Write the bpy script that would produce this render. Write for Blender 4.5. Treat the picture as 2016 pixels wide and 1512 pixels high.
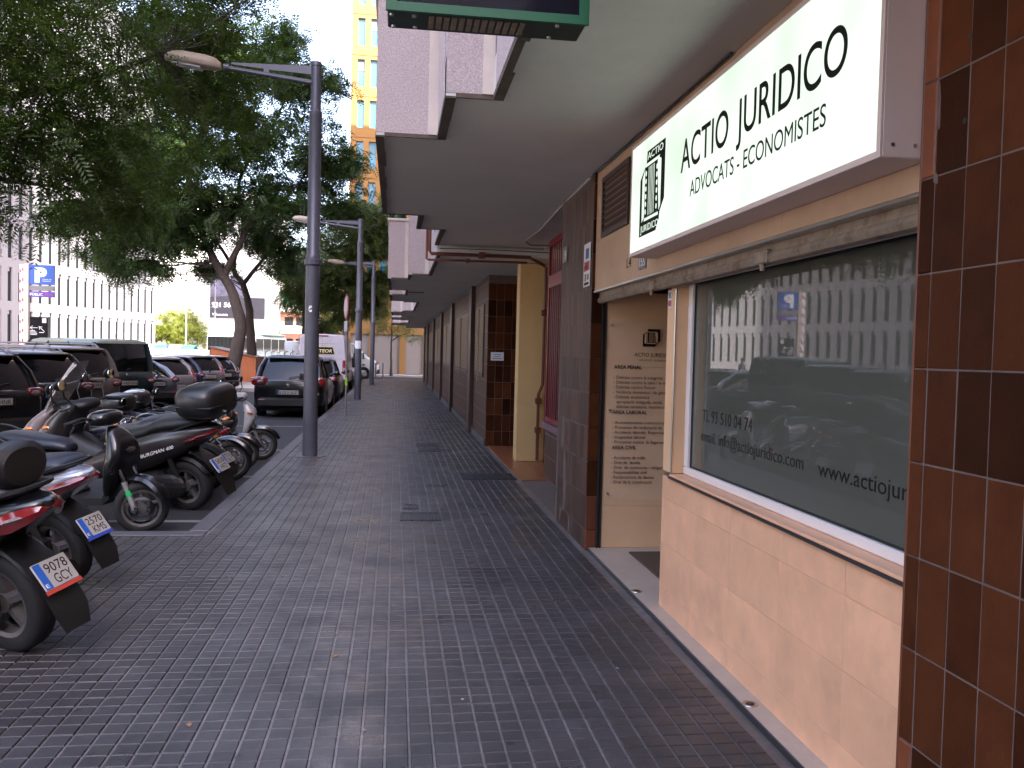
import bpy, math, random
import numpy as np
from mathutils import Vector, Matrix
random.seed(7)
RNG = np.random.default_rng(11)
rad = math.radians
S = bpy.context.scene
COL = S.collection
for _o in list(bpy.data.objects):
    bpy.data.objects.remove(_o)

# ------------------------------------------------------------------ camera
def view_matrix(yaw, pitch, roll, loc):
    cy, sy, cp, sp, cr, sr = (f(rad(a)) for a in (yaw, pitch, roll) for f in (math.cos, math.sin))
    fw = Vector((sy*cp, cy*cp, -sp)); r0 = Vector((cy, -sy, 0)); u0 = r0.cross(fw)
    r = r0*cr + u0*sr; u = u0*cr - r0*sr
    m = Matrix((r, u, -fw)).transposed().to_4x4(); m.translation = loc
    return m
cam_d = bpy.data.cameras.new('camera'); cam = bpy.data.objects.new('camera', cam_d); COL.objects.link(cam)
cam_d.sensor_width = 36.0; cam_d.sensor_fit = 'HORIZONTAL'; cam_d.lens = 36.0*1700/2016
cam_d.clip_start = 0.05; cam_d.clip_end = 3000
cam.matrix_world = view_matrix(7.733, 1.953, 1.431, (0, 0, 1.65))
S.camera = cam

# ------------------------------------------------------------------ sky, sun, exposure
SUN_EL, SUN_AZ = 45.0, 153.0      # azimuth clockwise from +Y : light comes from the right and a little from behind
W = bpy.data.worlds.new('World'); S.world = W; W.use_nodes = True
_n = W.node_tree.nodes; _n.clear()
_out = _n.new('ShaderNodeOutputWorld'); _bg = _n.new('ShaderNodeBackground'); _sky = _n.new('ShaderNodeTexSky')
_hs = _n.new('ShaderNodeHueSaturation'); _mx = _n.new('ShaderNodeMix'); _mx.data_type = 'RGBA'; _mx.blend_type = 'MULTIPLY'
_sky.sky_type = 'NISHITA'; _sky.sun_disc = False
_sky.sun_elevation = rad(SUN_EL); _sky.sun_rotation = rad(SUN_AZ)
_sky.air_density = 1.0; _sky.dust_density = 3.0; _sky.ozone_density = 1.0
_hs.inputs['Saturation'].default_value = 0.90
_mx.inputs['Factor'].default_value = 1.0; _mx.inputs[7].default_value = (1.05, 0.965, 1.0, 1)
_bg.inputs['Strength'].default_value = 0.15
W.node_tree.links.new(_sky.outputs[0], _hs.inputs['Color']); W.node_tree.links.new(_hs.outputs[0], _mx.inputs[6])
W.node_tree.links.new(_mx.outputs[2], _bg.inputs[0]); W.node_tree.links.new(_bg.outputs[0], _out.inputs[0])
sun_d = bpy.data.lights.new('sun', 'SUN'); sun_d.energy = 3.8; sun_d.angle = rad(0.53); sun_d.color = (1.0, 0.93, 0.83)
sun = bpy.data.objects.new('sun', sun_d); COL.objects.link(sun)
_sd = Vector((math.sin(rad(SUN_AZ))*math.cos(rad(SUN_EL)), math.cos(rad(SUN_AZ))*math.cos(rad(SUN_EL)), math.sin(rad(SUN_EL))))
sun.rotation_euler = (-_sd).to_track_quat('-Z', 'Y').to_euler(); sun.location = _sd*100
S.view_settings.view_transform = 'Standard'; S.view_settings.look = 'None'
S.view_settings.gamma = 1.0; S.view_settings.use_curve_mapping = False
S.view_settings.exposure = 3.22
S.render.engine = 'CYCLES'; S.cycles.use_denoising = True
S.cycles.max_bounces = 8; S.cycles.diffuse_bounces = 4; S.cycles.glossy_bounces = 4
S.cycles.transmission_bounces = 6; S.cycles.transparent_max_bounces = 8
S.cycles.sample_clamp_indirect = 8.0

# ------------------------------------------------------------------ materials
MATS = {}
def mat(name, col, rough=0.6, metal=0.0, var=0.12, vs=3.0, bump=0.0, bs=60.0, rnd=0.0, spec=0.5, coat=0.0,
        stretch=None, dirt=0.0, ds=1.2, dcol=(0.05, 0.045, 0.04), emit=None, es=0.0, alpha=None, trans=0.0, rvar=0.0):
    """procedural Principled material: noise-varied colour, optional per-object variation, bump and dirt patches"""
    m = bpy.data.materials.new(name); m.use_nodes = True
    t = m.node_tree; b = t.nodes['Principled BSDF']; L = t.links.new
    b.inputs['Roughness'].default_value = rough; b.inputs['Metallic'].default_value = metal
    b.inputs['Specular IOR Level'].default_value = spec; b.inputs['Coat Weight'].default_value = coat
    b.inputs['Coat Roughness'].default_value = 0.06
    if trans: b.inputs['Transmission Weight'].default_value = trans
    if alpha is not None: b.inputs['Alpha'].default_value = alpha
    tc = t.nodes.new('ShaderNodeTexCoord'); vec = tc.outputs['Object']
    if rnd:
        oi = t.nodes.new('ShaderNodeObjectInfo')
        ad = t.nodes.new('ShaderNodeVectorMath'); ad.operation = 'MULTIPLY_ADD'
        L(oi.outputs['Random'], ad.inputs[0]); ad.inputs[1].default_value = (37, 17, 29); L(vec, ad.inputs[2]); vec = ad.outputs[0]
    if stretch:
        mp = t.nodes.new('ShaderNodeMapping'); mp.inputs['Scale'].default_value = stretch; L(vec, mp.inputs[0]); vec = mp.outputs[0]
    ns = t.nodes.new('ShaderNodeTexNoise'); ns.inputs['Scale'].default_value = vs; ns.inputs['Detail'].default_value = 5; ns.inputs['Roughness'].default_value = 0.62
    L(vec, ns.inputs['Vector'])
    mr = t.nodes.new('ShaderNodeMapRange'); mr.inputs[1].default_value = 0.25; mr.inputs[2].default_value = 0.75
    mr.inputs[3].default_value = 1-var; mr.inputs[4].default_value = 1+var; L(ns.outputs[0], mr.inputs[0])
    val = mr.outputs[0]
    if rnd:
        r2 = t.nodes.new('ShaderNodeMapRange'); r2.inputs[3].default_value = 1-rnd; r2.inputs[4].default_value = 1+rnd
        L(oi.outputs['Random'], r2.inputs[0])
        mu = t.nodes.new('ShaderNodeMath'); mu.operation = 'MULTIPLY'; L(val, mu.inputs[0]); L(r2.outputs[0], mu.inputs[1]); val = mu.outputs[0]
    sc = t.nodes.new('ShaderNodeVectorMath'); sc.operation = 'SCALE'; sc.inputs[0].default_value = col[:3]; L(val, sc.inputs['Scale'])
    c = sc.outputs[0]
    if dirt:
        n2 = t.nodes.new('ShaderNodeTexNoise'); n2.inputs['Scale'].default_value = ds; n2.inputs['Detail'].default_value = 8; n2.inputs['Roughness'].default_value = 0.7
        L(vec, n2.inputs['Vector'])
        m2 = t.nodes.new('ShaderNodeMapRange'); m2.inputs[1].default_value = 0.5; m2.inputs[2].default_value = 0.72; m2.inputs[3].default_value = 0; m2.inputs[4].default_value = dirt
        L(n2.outputs[0], m2.inputs[0])
        mx = t.nodes.new('ShaderNodeMix'); mx.data_type = 'RGBA'; L(m2.outputs[0], mx.inputs[0]); L(c, mx.inputs[6]); mx.inputs[7].default_value = (*dcol, 1); c = mx.outputs[2]
    L(c, b.inputs['Base Color'])
    if rvar:
        m3 = t.nodes.new('ShaderNodeMapRange'); m3.inputs[1].default_value = 0.3; m3.inputs[2].default_value = 0.7
        m3.inputs[3].default_value = rough-rvar; m3.inputs[4].default_value = rough+rvar; L(ns.outputs[0], m3.inputs[0]); L(m3.outputs[0], b.inputs['Roughness'])
    if bump:
        n3 = t.nodes.new('ShaderNodeTexNoise'); n3.inputs['Scale'].default_value = bs; n3.inputs['Detail'].default_value = 3; L(vec, n3.inputs['Vector'])
        bp = t.nodes.new('ShaderNodeBump'); bp.inputs['Strength'].default_value = bump; bp.inputs['Distance'].default_value = 0.004
        L(n3.outputs[0], bp.inputs['Height']); L(bp.outputs[0], b.inputs['Normal'])
    if emit:
        b.inputs['Emission Color'].default_value = (*emit, 1); b.inputs['Emission Strength'].default_value = es
    MATS[name] = m
    return m

# ------------------------------------------------------------------ mesh builder
class MB:
    def __init__(s): s.v = []; s.f = []; s.m = []; s.X = None
    def add(s, vs, fs, mi=0):
        n = len(s.v)
        if s.X is not None: vs = [s.X @ Vector(p) for p in vs]
        s.v.extend([tuple(p) for p in vs]); s.f.extend([tuple(i+n for i in f) for f in fs]); s.m.extend([mi]*len(fs)); return s
    def box(s, x0, x1, y0, y1, z0, z1, mi=0):
        return s.add([(x, y, z) for z in (z0, z1) for y in (y0, y1) for x in (x0, x1)],
                     [(0, 2, 3, 1), (4, 5, 7, 6), (0, 1, 5, 4), (2, 6, 7, 3), (0, 4, 6, 2), (1, 3, 7, 5)], mi)
    def cbox(s, x0, x1, y0, y1, z0, z1, c=0.01, mi=0):
        """box with chamfered edges"""
        c = min(c, abs(x1-x0)*.49, abs(y1-y0)*.49, abs(z1-z0)*.49)
        rings = []
        for z, k in ((z0, c), (z0+c, 0), (z1-c, 0), (z1, c)):
            a, b, d, e = x0+k, x1-k, y0+k, y1-k
            rings.append([(a+c, d, z), (b-c, d, z), (b, d+c, z), (b, e-c, z), (b-c, e, z), (a+c, e, z), (a, e-c, z), (a, d+c, z)])
        return s.loft(rings, mi=mi)
    def prism(s, poly, ax, a, b, mi=0):
        """extrude a 2-D polygon along ax: poly gives the two other coordinates in xyz order"""
        def p(q, t): return {'x': (t, q[0], q[1]), 'y': (q[0], t, q[1]), 'z': (q[0], q[1], t)}[ax]
        n = len(poly); vs = [p(q, a) for q in poly]+[p(q, b) for q in poly]
        ar = sum(poly[i][0]*poly[(i+1) % n][1]-poly[(i+1) % n][0]*poly[i][1] for i in range(n))
        flip = (ar > 0) == (ax != 'y')
        if a > b: flip = not flip
        cap0 = tuple(range(n)); cap1 = tuple(range(n, 2*n)); sides = [(i, (i+1) % n, (i+1) % n+n, i+n) for i in range(n)]
        if flip: fs = [cap0[::-1], cap1]+sides
        else: fs = [cap0, cap1[::-1]]+[q[::-1] for q in sides]
        return s.add(vs, fs, mi)
    def loft(s, rings, cap=True, mi=0, closed=True):
        n = len(rings[0]); vs = [p for r in rings for p in r]; fs = []
        for i in range(len(rings)-1):
            for j in range(n if closed else n-1):
                k = (j+1) % n
                fs.append((i*n+j, i*n+k, (i+1)*n+k, (i+1)*n+j))
        if cap and closed: fs.append(tuple(range(n))[::-1]); fs.append(tuple(range((len(rings)-1)*n, len(rings)*n)))
        return s.add(vs, fs, mi)
    def tube(s, pts, r, n=8, cap=True, mi=0):
        pts = [Vector(p) for p in pts]; k = len(pts); rs = r if isinstance(r, (list, tuple)) else [r]*k
        rings = []; ref = None
        for i, p in enumerate(pts):
            d = (pts[min(i+1, k-1)]-pts[max(i-1, 0)]).normalized()
            if ref is None: ref = Vector((0, 0, 1)) if abs(d.z) < .9 else Vector((1, 0, 0))
            a = (ref-d*ref.dot(d)).normalized(); b = d.cross(a); ref = a
            rings.append([p+(a*math.cos(2*math.pi*j/n)+b*math.sin(2*math.pi*j/n))*rs[i] for j in range(n)])
        return s.loft(rings, cap, mi)
    def lathe(s, prof, c=(0, 0, 0), ax='z', n=16, mi=0, a0=0.0, a1=2*math.pi):
        """prof: (radius, height) pairs turned round an axis through c"""
        full = a1-a0 > 6.28; k = n if full else n+1; rings = []
        for r, h in prof:
            ring = []
            for j in range(k):
                t = a0+(a1-a0)*j/n; u, v = r*math.cos(t), r*math.sin(t)
                q = {'z': (u, v, h), 'y': (v, h, u), 'x': (h, u, v)}[ax]
                ring.append((c[0]+q[0], c[1]+q[1], c[2]+q[2]))
            rings.append(ring)
        return s.loft(rings, cap=False, mi=mi, closed=full)
    def ell(s, c, r, n=12, m=8, mi=0, e=1.0):
        rings = []
        for i in range(m+1):
            t = -math.pi/2+math.pi*(i+.02 if i == 0 else i-.02 if i == m else i)/m
            cz, rr = math.sin(t), math.cos(t)
            sg = lambda q: math.copysign(abs(q)**e, q)
            rings.append([(c[0]+r[0]*sg(rr)*sg(math.cos(2*math.pi*j/n)), c[1]+r[1]*sg(rr)*sg(math.sin(2*math.pi*j/n)), c[2]+r[2]*sg(cz)) for j in range(n)])
        return s.loft(rings, mi=mi)
    def mesh(s, name, mats, smooth=False, angle=40):
        me = bpy.data.meshes.new(name); me.from_pydata(s.v, [], s.f)
        for m in (mats if isinstance(mats, (list, tuple)) else [mats]): me.materials.append(m)
        me.polygons.foreach_set('material_index', s.m)
        if smooth:
            me.polygons.foreach_set('use_smooth', [True]*len(s.f)); me.set_sharp_from_angle(angle=rad(angle))
        me.update(); return me
    def build(s, name, mats, parent=None, smooth=False, angle=40, loc=None):
        return link(name, s.mesh(name, mats, smooth, angle), parent, loc)

def link(name, me, parent=None, loc=None):
    o = bpy.data.objects.new(name, me); COL.objects.link(o)
    if parent is not None: o.parent = parent
    if loc is not None: o.location = loc
    return o
def tag(o, label=None, cat=None, group=None, kind=None):
    if label: o['label'] = label
    if cat: o['category'] = cat
    if group: o['group'] = group
    if kind: o['kind'] = kind
    return o
def thing(name, label, cat, loc=(0, 0, 0), rz=0.0, group=None, lean=0.0):
    o = bpy.data.objects.new(name, None); COL.objects.link(o); o.empty_display_size = .2
    o.location = loc; o.rotation_euler = (lean, 0, rz)
    return tag(o, label, cat, group)
def struct(name, mb, m, parent=None, smooth=False):
    o = mb.build(name, m, parent, smooth); o['kind'] = 'structure'; return o
def copy_tree(o, parent=None, swap=None):
    c = o.copy(); COL.objects.link(c)
    if parent is not None: c.parent = parent
    if swap and c.type == 'MESH' and c.data.name in swap: c.data = swap[c.data.name]
    for ch in list(o.children): copy_tree(ch, c, swap)
    return c

_fonts = {}
def text_mesh(body, m, h=None, w=None, depth=0.0004, bold=0.0, space=1.0, slant=0.0, align='LEFT', res=3, line=1.0):
    """flat lettering as a mesh in the XY plane, cap height h, total width w"""
    cu = bpy.data.curves.new('lettering', 'FONT'); cu.body = body; cu.size = 1.0; cu.extrude = 0.0005; cu.resolution_u = res
    cu.offset = bold; cu.space_character = space; cu.shear = slant; cu.align_x = align; cu.space_line = line
    ob = bpy.data.objects.new('tmp_text', cu); COL.objects.link(ob)
    dg = bpy.context.evaluated_depsgraph_get()
    me = bpy.data.meshes.new_from_object(ob.evaluated_get(dg))
    bpy.data.objects.remove(ob); bpy.data.curves.remove(cu)
    n = len(me.vertices); co = np.empty(n*3); me.vertices.foreach_get('co', co); co = co.reshape(-1, 3)
    x0, x1 = co[:, 0].min(), co[:, 0].max()
    s = (h/0.729) if h else 1.0
    sx = w/(x1-x0) if w else s
    if align == 'LEFT': co[:, 0] -= x0
    co[:, 0] *= sx; co[:, 1] *= s; co[:, 2] *= depth/0.0005
    me.vertices.foreach_set('co', co.ravel()); me.materials.clear(); me.materials.append(m); me.update()
    return me
def plane_m(o, r, u):
    r = Vector(r).normalized(); u = Vector(u).normalized(); n = r.cross(u)
    m = Matrix((r, u, n)).transposed().to_4x4(); m.translation = Vector(o); return m
def letter(body, m, o, r, u, parent=None, name='lettering', **k):
    ob = link(name, text_mesh(body, m, **k), parent); ob.matrix_basis = plane_m(o, r, u); return ob

def letters(body, m, o, r, u, parent, name='letter', **k):
    """the same lettering, every glyph an object of its own"""
    me = text_mesh(body, m, **k); n = len(me.vertices); par = list(range(n))
    def fd(a):
        while par[a] != a: par[a] = par[par[a]]; a = par[a]
        return a
    for e in me.edges:
        a, b = fd(e.vertices[0]), fd(e.vertices[1])
        if a != b: par[a] = b
    gr = {}
    for i in range(n): gr.setdefault(fd(i), []).append(i)
    sp = sorted([(min(me.vertices[i].co.x for i in g), max(me.vertices[i].co.x for i in g), g) for g in gr.values()], key=lambda q: q[0]); out = []
    for a, b, g in sp:
        if out and min(b, out[-1][1])-max(a, out[-1][0]) > .55*min(b-a, out[-1][1]-out[-1][0]): out[-1] = (min(a, out[-1][0]), max(b, out[-1][1]), out[-1][2]+g)
        else: out.append((a, b, g))
    for a, b, g in out:
        ix = {v: i for i, v in enumerate(g)}; c = Vector((a, 0, 0))
        mm = bpy.data.meshes.new(name); mm.from_pydata([tuple(me.vertices[v].co-c) for v in g], [], [[ix[v] for v in p.vertices] for p in me.polygons if p.vertices[0] in ix]); mm.materials.append(m)
        ob = link(name, mm, parent); M = plane_m(o, r, u); ob.matrix_basis = M @ Matrix.Translation(c)
    bpy.data.meshes.remove(me)
# ------------------------------------------------------------------ material library
WORLD_ROOTS = set()
def wroot(name, label, cat, loc, group=None):
    """a thing whose parts are written in world coordinates"""
    o = thing(name, label, cat, loc, 0, group); WORLD_ROOTS.add(o.name); return o
_link0 = link
def link(name, me, parent=None, loc=None):
    o = _link0(name, me, parent, loc)
    if parent is not None and parent.name in WORLD_ROOTS:
        o.matrix_parent_inverse = Matrix.Translation(-Vector(parent.location))
    return o

M_mortar = mat('mortar', (.125, .088, .073), .85, var=.2, vs=9, bump=.5, bs=120)
M_tile = mat('glazed_brown_tile', (.060, .0180, .0065), .55, var=.3, vs=5, bump=.35, bs=170, rnd=.56, rvar=.08, spec=.06)
M_tile_or = mat('orange_trim_tile', (.15, .040, .013), .5, var=.16, vs=8, bump=.35, bs=130, rnd=.28)
M_tile_dk = mat('dark_brown_tile', (.062, .026, .015), .56, var=.2, vs=6, bump=.2, bs=150, rnd=.4)
M_marble = mat('beige_limestone', (.79, .43, .25), .42, var=.14, vs=4.5, bump=.05, bs=40, rnd=.05, dirt=.38, ds=3.2, dcol=(.46, .27, .16), rvar=.06)
M_marble_w = mat('beige_wall_cladding', (.73, .45, .25), .5, var=.08, vs=3, bump=.05, bs=40)
M_terrazzo = mat('threshold_stone', (.44, .35, .28), .45, var=.1, vs=20, bump=.05, dirt=.3, ds=2.5, dcol=(.2, .16, .13))
M_soffit = mat('painted_soffit', (.56, .535, .50), .92, var=.07, vs=.9, bump=.8, bs=75, dirt=.28, ds=1.1, dcol=(.34, .32, .30))
M_pebble = mat('pebble_dash', (.42, .345, .335), .95, var=.42, vs=95, bump=1.0, bs=110)
M_trimst = mat('cast_stone_trim', (.56, .47, .41), .85, var=.1, vs=8, bump=.2)
M_drip = mat('dirty_slab_edge', (.085, .062, .046), .95, var=.35, vs=9, bump=.6, bs=40)
M_yellow = mat('ochre_paint', (.60, .40, .175), .6, var=.06, vs=2.2, bump=.3, bs=60, dirt=.35, ds=3.0, dcol=(.38, .25, .12))
M_red = mat('crimson_enamel', (.20, .008, .018), .4, var=.12, vs=6)
M_purple = mat('mauve_sill_paint', (.17, .085, .11), .55, var=.12, vs=6)
M_white_f = mat('white_aluminium', (.76, .68, .63), .38, var=.03, vs=2, bump=.05, bs=90)
M_chrome = mat('brushed_steel', (.50, .48, .46), .28, metal=1, var=.1, vs=12, stretch=(1, .1, 1))
M_darksteel = mat('dark_steel_strip', (.06, .06, .065), .35, metal=.6, var=.1, vs=8)
M_rust = mat('rusty_shutter_slat', (.26, .20, .145), .6, metal=.35, var=.3, vs=14, dirt=.85, ds=9, dcol=(.11, .045, .018), bump=.3, bs=40)
M_black = mat('black_plastic', (.0055, .0055, .006), .5, var=.2, vs=9)
M_ink = mat('black_vinyl_lettering', (.008, .0075, .008), .6, var=.05, spec=.15)
M_inkw = mat('white_print', (.75, .73, .72), .55, var=.03)
M_paper = mat('paper', (.70, .68, .70), .7, var=.05, vs=9)
M_glass_fr = mat('frosted_shop_glass', (.088, .090, .072), .008, var=.06, vs=.7, spec=.6)
M_dkglass = mat('dark_window_glass', (.005, .006, .007), .04, var=.2, vs=2, spec=.4)
M_blind = mat('cream_roller_blind', (.24, .18, .12), .6, var=.1, vs=6)
M_brownfr = mat('brown_aluminium', (.05, .026, .018), .45, var=.15, vs=6)
M_pipe = mat('brown_gas_pipe', (.13, .035, .02), .4, var=.2, vs=12)
M_pvc = mat('pale_conduit', (.3, .27, .25), .5, var=.08)
M_terra = mat('terracotta_porch_tile', (.24, .085, .04), .3, var=.22, vs=4, dirt=.35, ds=3, dcol=(.08, .04, .025))
M_kerb = mat('granite_kerb', (.066, .062, .068), .55, var=.25, vs=26, rnd=.12, dirt=.35, ds=4, dcol=(.12, .11, .1), bump=.3, bs=80)
M_asph = mat('asphalt', (.016, .0145, .0155), .8, var=.25, vs=40, bump=.8, bs=90, dirt=.5, ds=.7, dcol=(.028, .026, .026), rvar=.08)
M_paint = mat('worn_road_paint', (.16, .15, .15), .7, var=.2, vs=18, dirt=.75, ds=7, dcol=(.1, .095, .095))
M_plaza = mat('plaza_concrete', (.36, .335, .31), .85, var=.1, vs=.6, dirt=.3, ds=.25, dcol=(.25, .23, .21))
M_iron = mat('cast_iron_cover', (.045, .045, .05), .5, metal=.6, var=.3, vs=30, bump=.4, bs=60)

def brick_mat(name, c1, c2, mortar, w, h, m=.006, rough=.35, axis='x', bump=.5):
    """grid of glazed tiles for walls too far off to build tile by tile; width runs along Y (or X when axis='y')"""
    mm = mat(name, c1, rough, var=.15, vs=5); t = mm.node_tree; b = t.nodes['Principled BSDF']; L = t.links.new
    ge = t.nodes.new('ShaderNodeNewGeometry'); sp = t.nodes.new('ShaderNodeSeparateXYZ'); cb = t.nodes.new('ShaderNodeCombineXYZ')
    L(ge.outputs['Position'], sp.inputs[0]); L(sp.outputs['Y' if axis == 'x' else 'X'], cb.inputs[0]); L(sp.outputs['Z'], cb.inputs[1])
    br = t.nodes.new('ShaderNodeTexBrick'); br.offset = 0; br.squash = 1
    br.inputs['Color1'].default_value = (*c1, 1); br.inputs['Color2'].default_value = (*c2, 1); br.inputs['Mortar'].default_value = (*mortar, 1)
    br.inputs['Scale'].default_value = 1; br.inputs['Mortar Size'].default_value = m; br.inputs['Brick Width'].default_value = w; br.inputs['Row Height'].default_value = h
    L(cb.outputs[0], br.inputs['Vector'])
    for l in list(b.inputs['Base Color'].links): t.links.remove(l)
    L(br.outputs['Color'], b.inputs['Base Color'])
    bp = t.nodes.new('ShaderNodeBump'); bp.invert = True; bp.inputs['Strength'].default_value = bump; bp.inputs['Distance'].default_value = .006
    L(br.outputs['Fac'], bp.inputs['Height']); L(bp.outputs[0], b.inputs['Normal'])
    return mm
M_farwall = brick_mat('far_wall_tile', (.050, .022, .013), (.078, .034, .02), (.20, .15, .125), .145, .294, rough=.55)
M_farwall.node_tree.nodes['Principled BSDF'].inputs['Specular IOR Level'].default_value = .25

def paving_mat(name, base, groove=False):
    mm = bpy.data.materials.new(name); mm.use_nodes = True; t = mm.node_tree; b = t.nodes['Principled BSDF']; L = t.links.new
    N = t.nodes.new; ge = N('ShaderNodeNewGeometry'); P = ge.outputs['Position']
    def noise(s, d=4, r=.6):
        n = N('ShaderNodeTexNoise'); n.inputs['Scale'].default_value = s; n.inputs['Detail'].default_value = d; n.inputs['Roughness'].default_value = r; L(P, n.inputs['Vector']); return n.outputs[0]
    def mr(x, a, b_, c, d):
        n = N('ShaderNodeMapRange'); L(x, n.inputs[0])
        for i, q in enumerate((a, b_, c, d)): n.inputs[i+1].default_value = q
        return n.outputs[0]
    def mul(x, y):
        n = N('ShaderNodeMath'); n.operation = 'MULTIPLY'; L(x, n.inputs[0]); L(y, n.inputs[1]); return n.outputs[0]
    of = N('ShaderNodeVectorMath'); of.operation = 'ADD'; of.inputs[1].default_value = (.0101, .0001, 5); L(P, of.inputs[0])
    sn = N('ShaderNodeVectorMath'); sn.operation = 'SNAP'; sn.inputs[1].default_value = (.2, .2, 10); L(of.outputs[0], sn.inputs[0])
    wn = N('ShaderNodeTexWhiteNoise'); L(sn.outputs[0], wn.inputs['Vector'])
    v = mul(mr(noise(70, 3), .25, .75, .82, 1.18), mr(wn.outputs['Value'], 0, 1, .86, 1.12))
    v = mul(v, mr(noise(.9, 7, .7), .33, .68, 1.28, .72))
    v = mul(v, mr(noise(7, 4), .55, .75, 1.0, .72))
    vo = N('ShaderNodeTexVoronoi'); vo.inputs['Scale'].default_value = 2.6; L(P, vo.inputs['Vector'])
    v = mul(v, mr(vo.outputs['Distance'], .035, .06, .52, 1.0))
    v2 = N('ShaderNodeTexVoronoi'); v2.inputs['Scale'].default_value = 1.35; L(P, v2.inputs['Vector'])
    v = mul(v, mr(v2.outputs['Distance'], .012, .02, 1.9, 1.0))
    v = mul(v, mr(noise(.45, 8, .75), .58, .66, 1.0, .66))
    sc = N('ShaderNodeVectorMath'); sc.operation = 'SCALE'; sc.inputs[0].default_value = base; L(v, sc.inputs['Scale'])
    L(sc.outputs[0], b.inputs['Base Color'])
    L(mr(noise(2.3, 6, .7), .35, .68, .26, .60), b.inputs['Roughness'])
    b.inputs['Specular IOR Level'].default_value = .45
    bp = N('ShaderNodeBump'); bp.inputs['Strength'].default_value = .25; bp.inputs['Distance'].default_value = .003; L(noise(110, 3), bp.inputs['Height']); L(bp.outputs[0], b.inputs['Normal'])
    if groove: b.inputs['Roughness'].default_value = .9
    return mm
M_pad = paving_mat('paving_concrete', (.0445, .0405, .0415))
M_groove = paving_mat('dusty_groove', (.14, .122, .116), True)

# ------------------------------------------------------------------ ground, road, pavement
g = MB(); g.add([(-700, -200, -.22), (700, -200, -.22), (700, 1200, -.22), (-700, 1200, -.22)], [(0, 1, 2, 3)]); struct('ground', g, M_plaza)
g = MB(); g.box(-13.5, -1.72, -40, 90, -.3, -.14); g.box(-1.72, 60, 52.2, 62.0, -.3, -.1401); g.box(-60, -13.5, 52.2, 62, -.3, -.1402); struct('road', g, M_asph)
g = MB(); g.box(-40, -13.5, -40, 52, -.3, -.01); struct('plaza_pavement', g, M_plaza)
g = MB()
for y in (20.4, 15.6, 12.35, 9.15): g.box(-4.3, -1.95, y-.05, y+.05, -.14, -.136)
for i in range(11):
    y = 14.6+2.43*i; c = Vector((-6.0, y, 0)); d = Vector((-.85, .53, 0)); n = Vector((.53, .85, 0))*.05
    g.add([c+n+Vector((0, 0, -.136)), c-n+Vector((0, 0, -.136)), c-n+d*5+Vector((0, 0, -.136)), c+n+d*5+Vector((0, 0, -.136))], [(0, 3, 2, 1)])
struct('road_marking', g, M_paint)
# pavement bed, kerb stones and concrete paving tiles
pav = struct('pavement', MB().box(-1.72, 3.0, -12, 51.7, -.3, -.0075).box(-4.6, -1.72, -12, 7.95, -.3, -.00751), M_groove)
ks = MB().cbox(-.095, .095, .004, .996, -.2, .003, .014).mesh('kerb_stone', M_kerb)
for i in range(43):
    o = link('kerb_stone', ks, pav, (-1.715, 8.0+i, 0))
k2 = MB().cbox(.004, .996, -.095, .095, -.2, .003, .014).mesh('kerb_stone_cross', M_kerb)
for i in range(3): link('kerb_stone', k2, pav, (-2.82-i+.2, 7.9, 0))
def pad_block(mb, x, y, tone=0):
    for dx in (0, .1):
        for dy in (0, .1):
            a, b, c, d = x+dx+.005, x+dx+.095, y+dy+.003, y+dy+.097
            e = .0035
            mb.add([(a, c, -.007), (b, c, -.007), (b, d, -.007), (a, d, -.007), (a+e, c+e, 0), (b-e, c+e, 0), (b-e, d-e, 0), (a+e, d-e, 0)],
                   [(4, 5, 6, 7), (0, 1, 5, 4), (1, 2, 6, 5), (2, 3, 7, 6), (3, 0, 4, 7)])
tm = MB(); pad_block(tm, -.1, -.1); tile_me = tm.mesh('paving_tile', M_pad)
cells = [(-1.61+.2*i, y*.2-2) for y in range(0, 268) for i in range(16)] + [(-1.81-.2*i-.0, y*.2-2) for y in range(0, 49) for i in range(14)]
def inframe(x, y):
    d = cam.matrix_world.inverted() @ Vector((x, y, 0)); return d.z < 0 and abs(d.x/d.z) < .61 and abs(d.y/d.z) < .46
vis = sorted([c for c in cells if inframe(c[0]+.1, c[1]+.1)], key=lambda c: (c[0])**2+(c[1])**2)
near = set(vis[:296]); rest = MB()
for c in cells:
    dz = random.uniform(-.0018, .0018)
    if c in near: link('paving_tile', tile_me, pav, (c[0]+.1, c[1]+.1, dz)).rotation_euler = (random.uniform(-.006, .006), random.uniform(-.006, .006), random.uniform(-.004, .004))
    else: pad_block(rest, c[0], c[1])
tag(rest.build('paving_field', M_pad, pav), kind='stuff')
# covers and grates let into the pavement
def cover(x0, x1, y0, y1, label, grate=True):
    r = thing('drain_cover', label, 'drain cover', ((x0+x1)/2, (y0+y1)/2, .004), 0, 'iron covers in the pavement')
    hx, hy = (x1-x0)/2, (y1-y0)/2
    MB().box(-hx, hx, -hy, -hy+.02, -.01, .004).box(-hx, hx, hy-.02, hy, -.01, .004).box(-hx, -hx+.02, -hy+.02, hy-.02, -.01, .004).box(hx-.02, hx, -hy+.02, hy-.02, -.01, .004).build('frame', M_iron, r)
    b = MB(); n = max(3, int(2*hx/.035))
    for i in range(n):
        x = -hx+.022+(2*hx-.044)*i/n
        b.box(x, x+(2*hx-.044)/n*.55, -hy+.02, hy-.02, -.012, .002)
    b.box(-hx+.02, hx-.02, -hy+.02, hy-.02, -.03, -.009); tag(b.build('grating', M_iron, r), kind='stuff')
cover(.08, .48, 8.46, 8.86, 'wide iron grating in the pavement, nearest to the camera')
cover(.11, .27, 9.08, 9.34, 'small square iron cover just behind the wide grating')
cover(.40, .79, 15.2, 15.6, 'flat iron cover, farther one of the pair by the lamp post')
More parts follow.
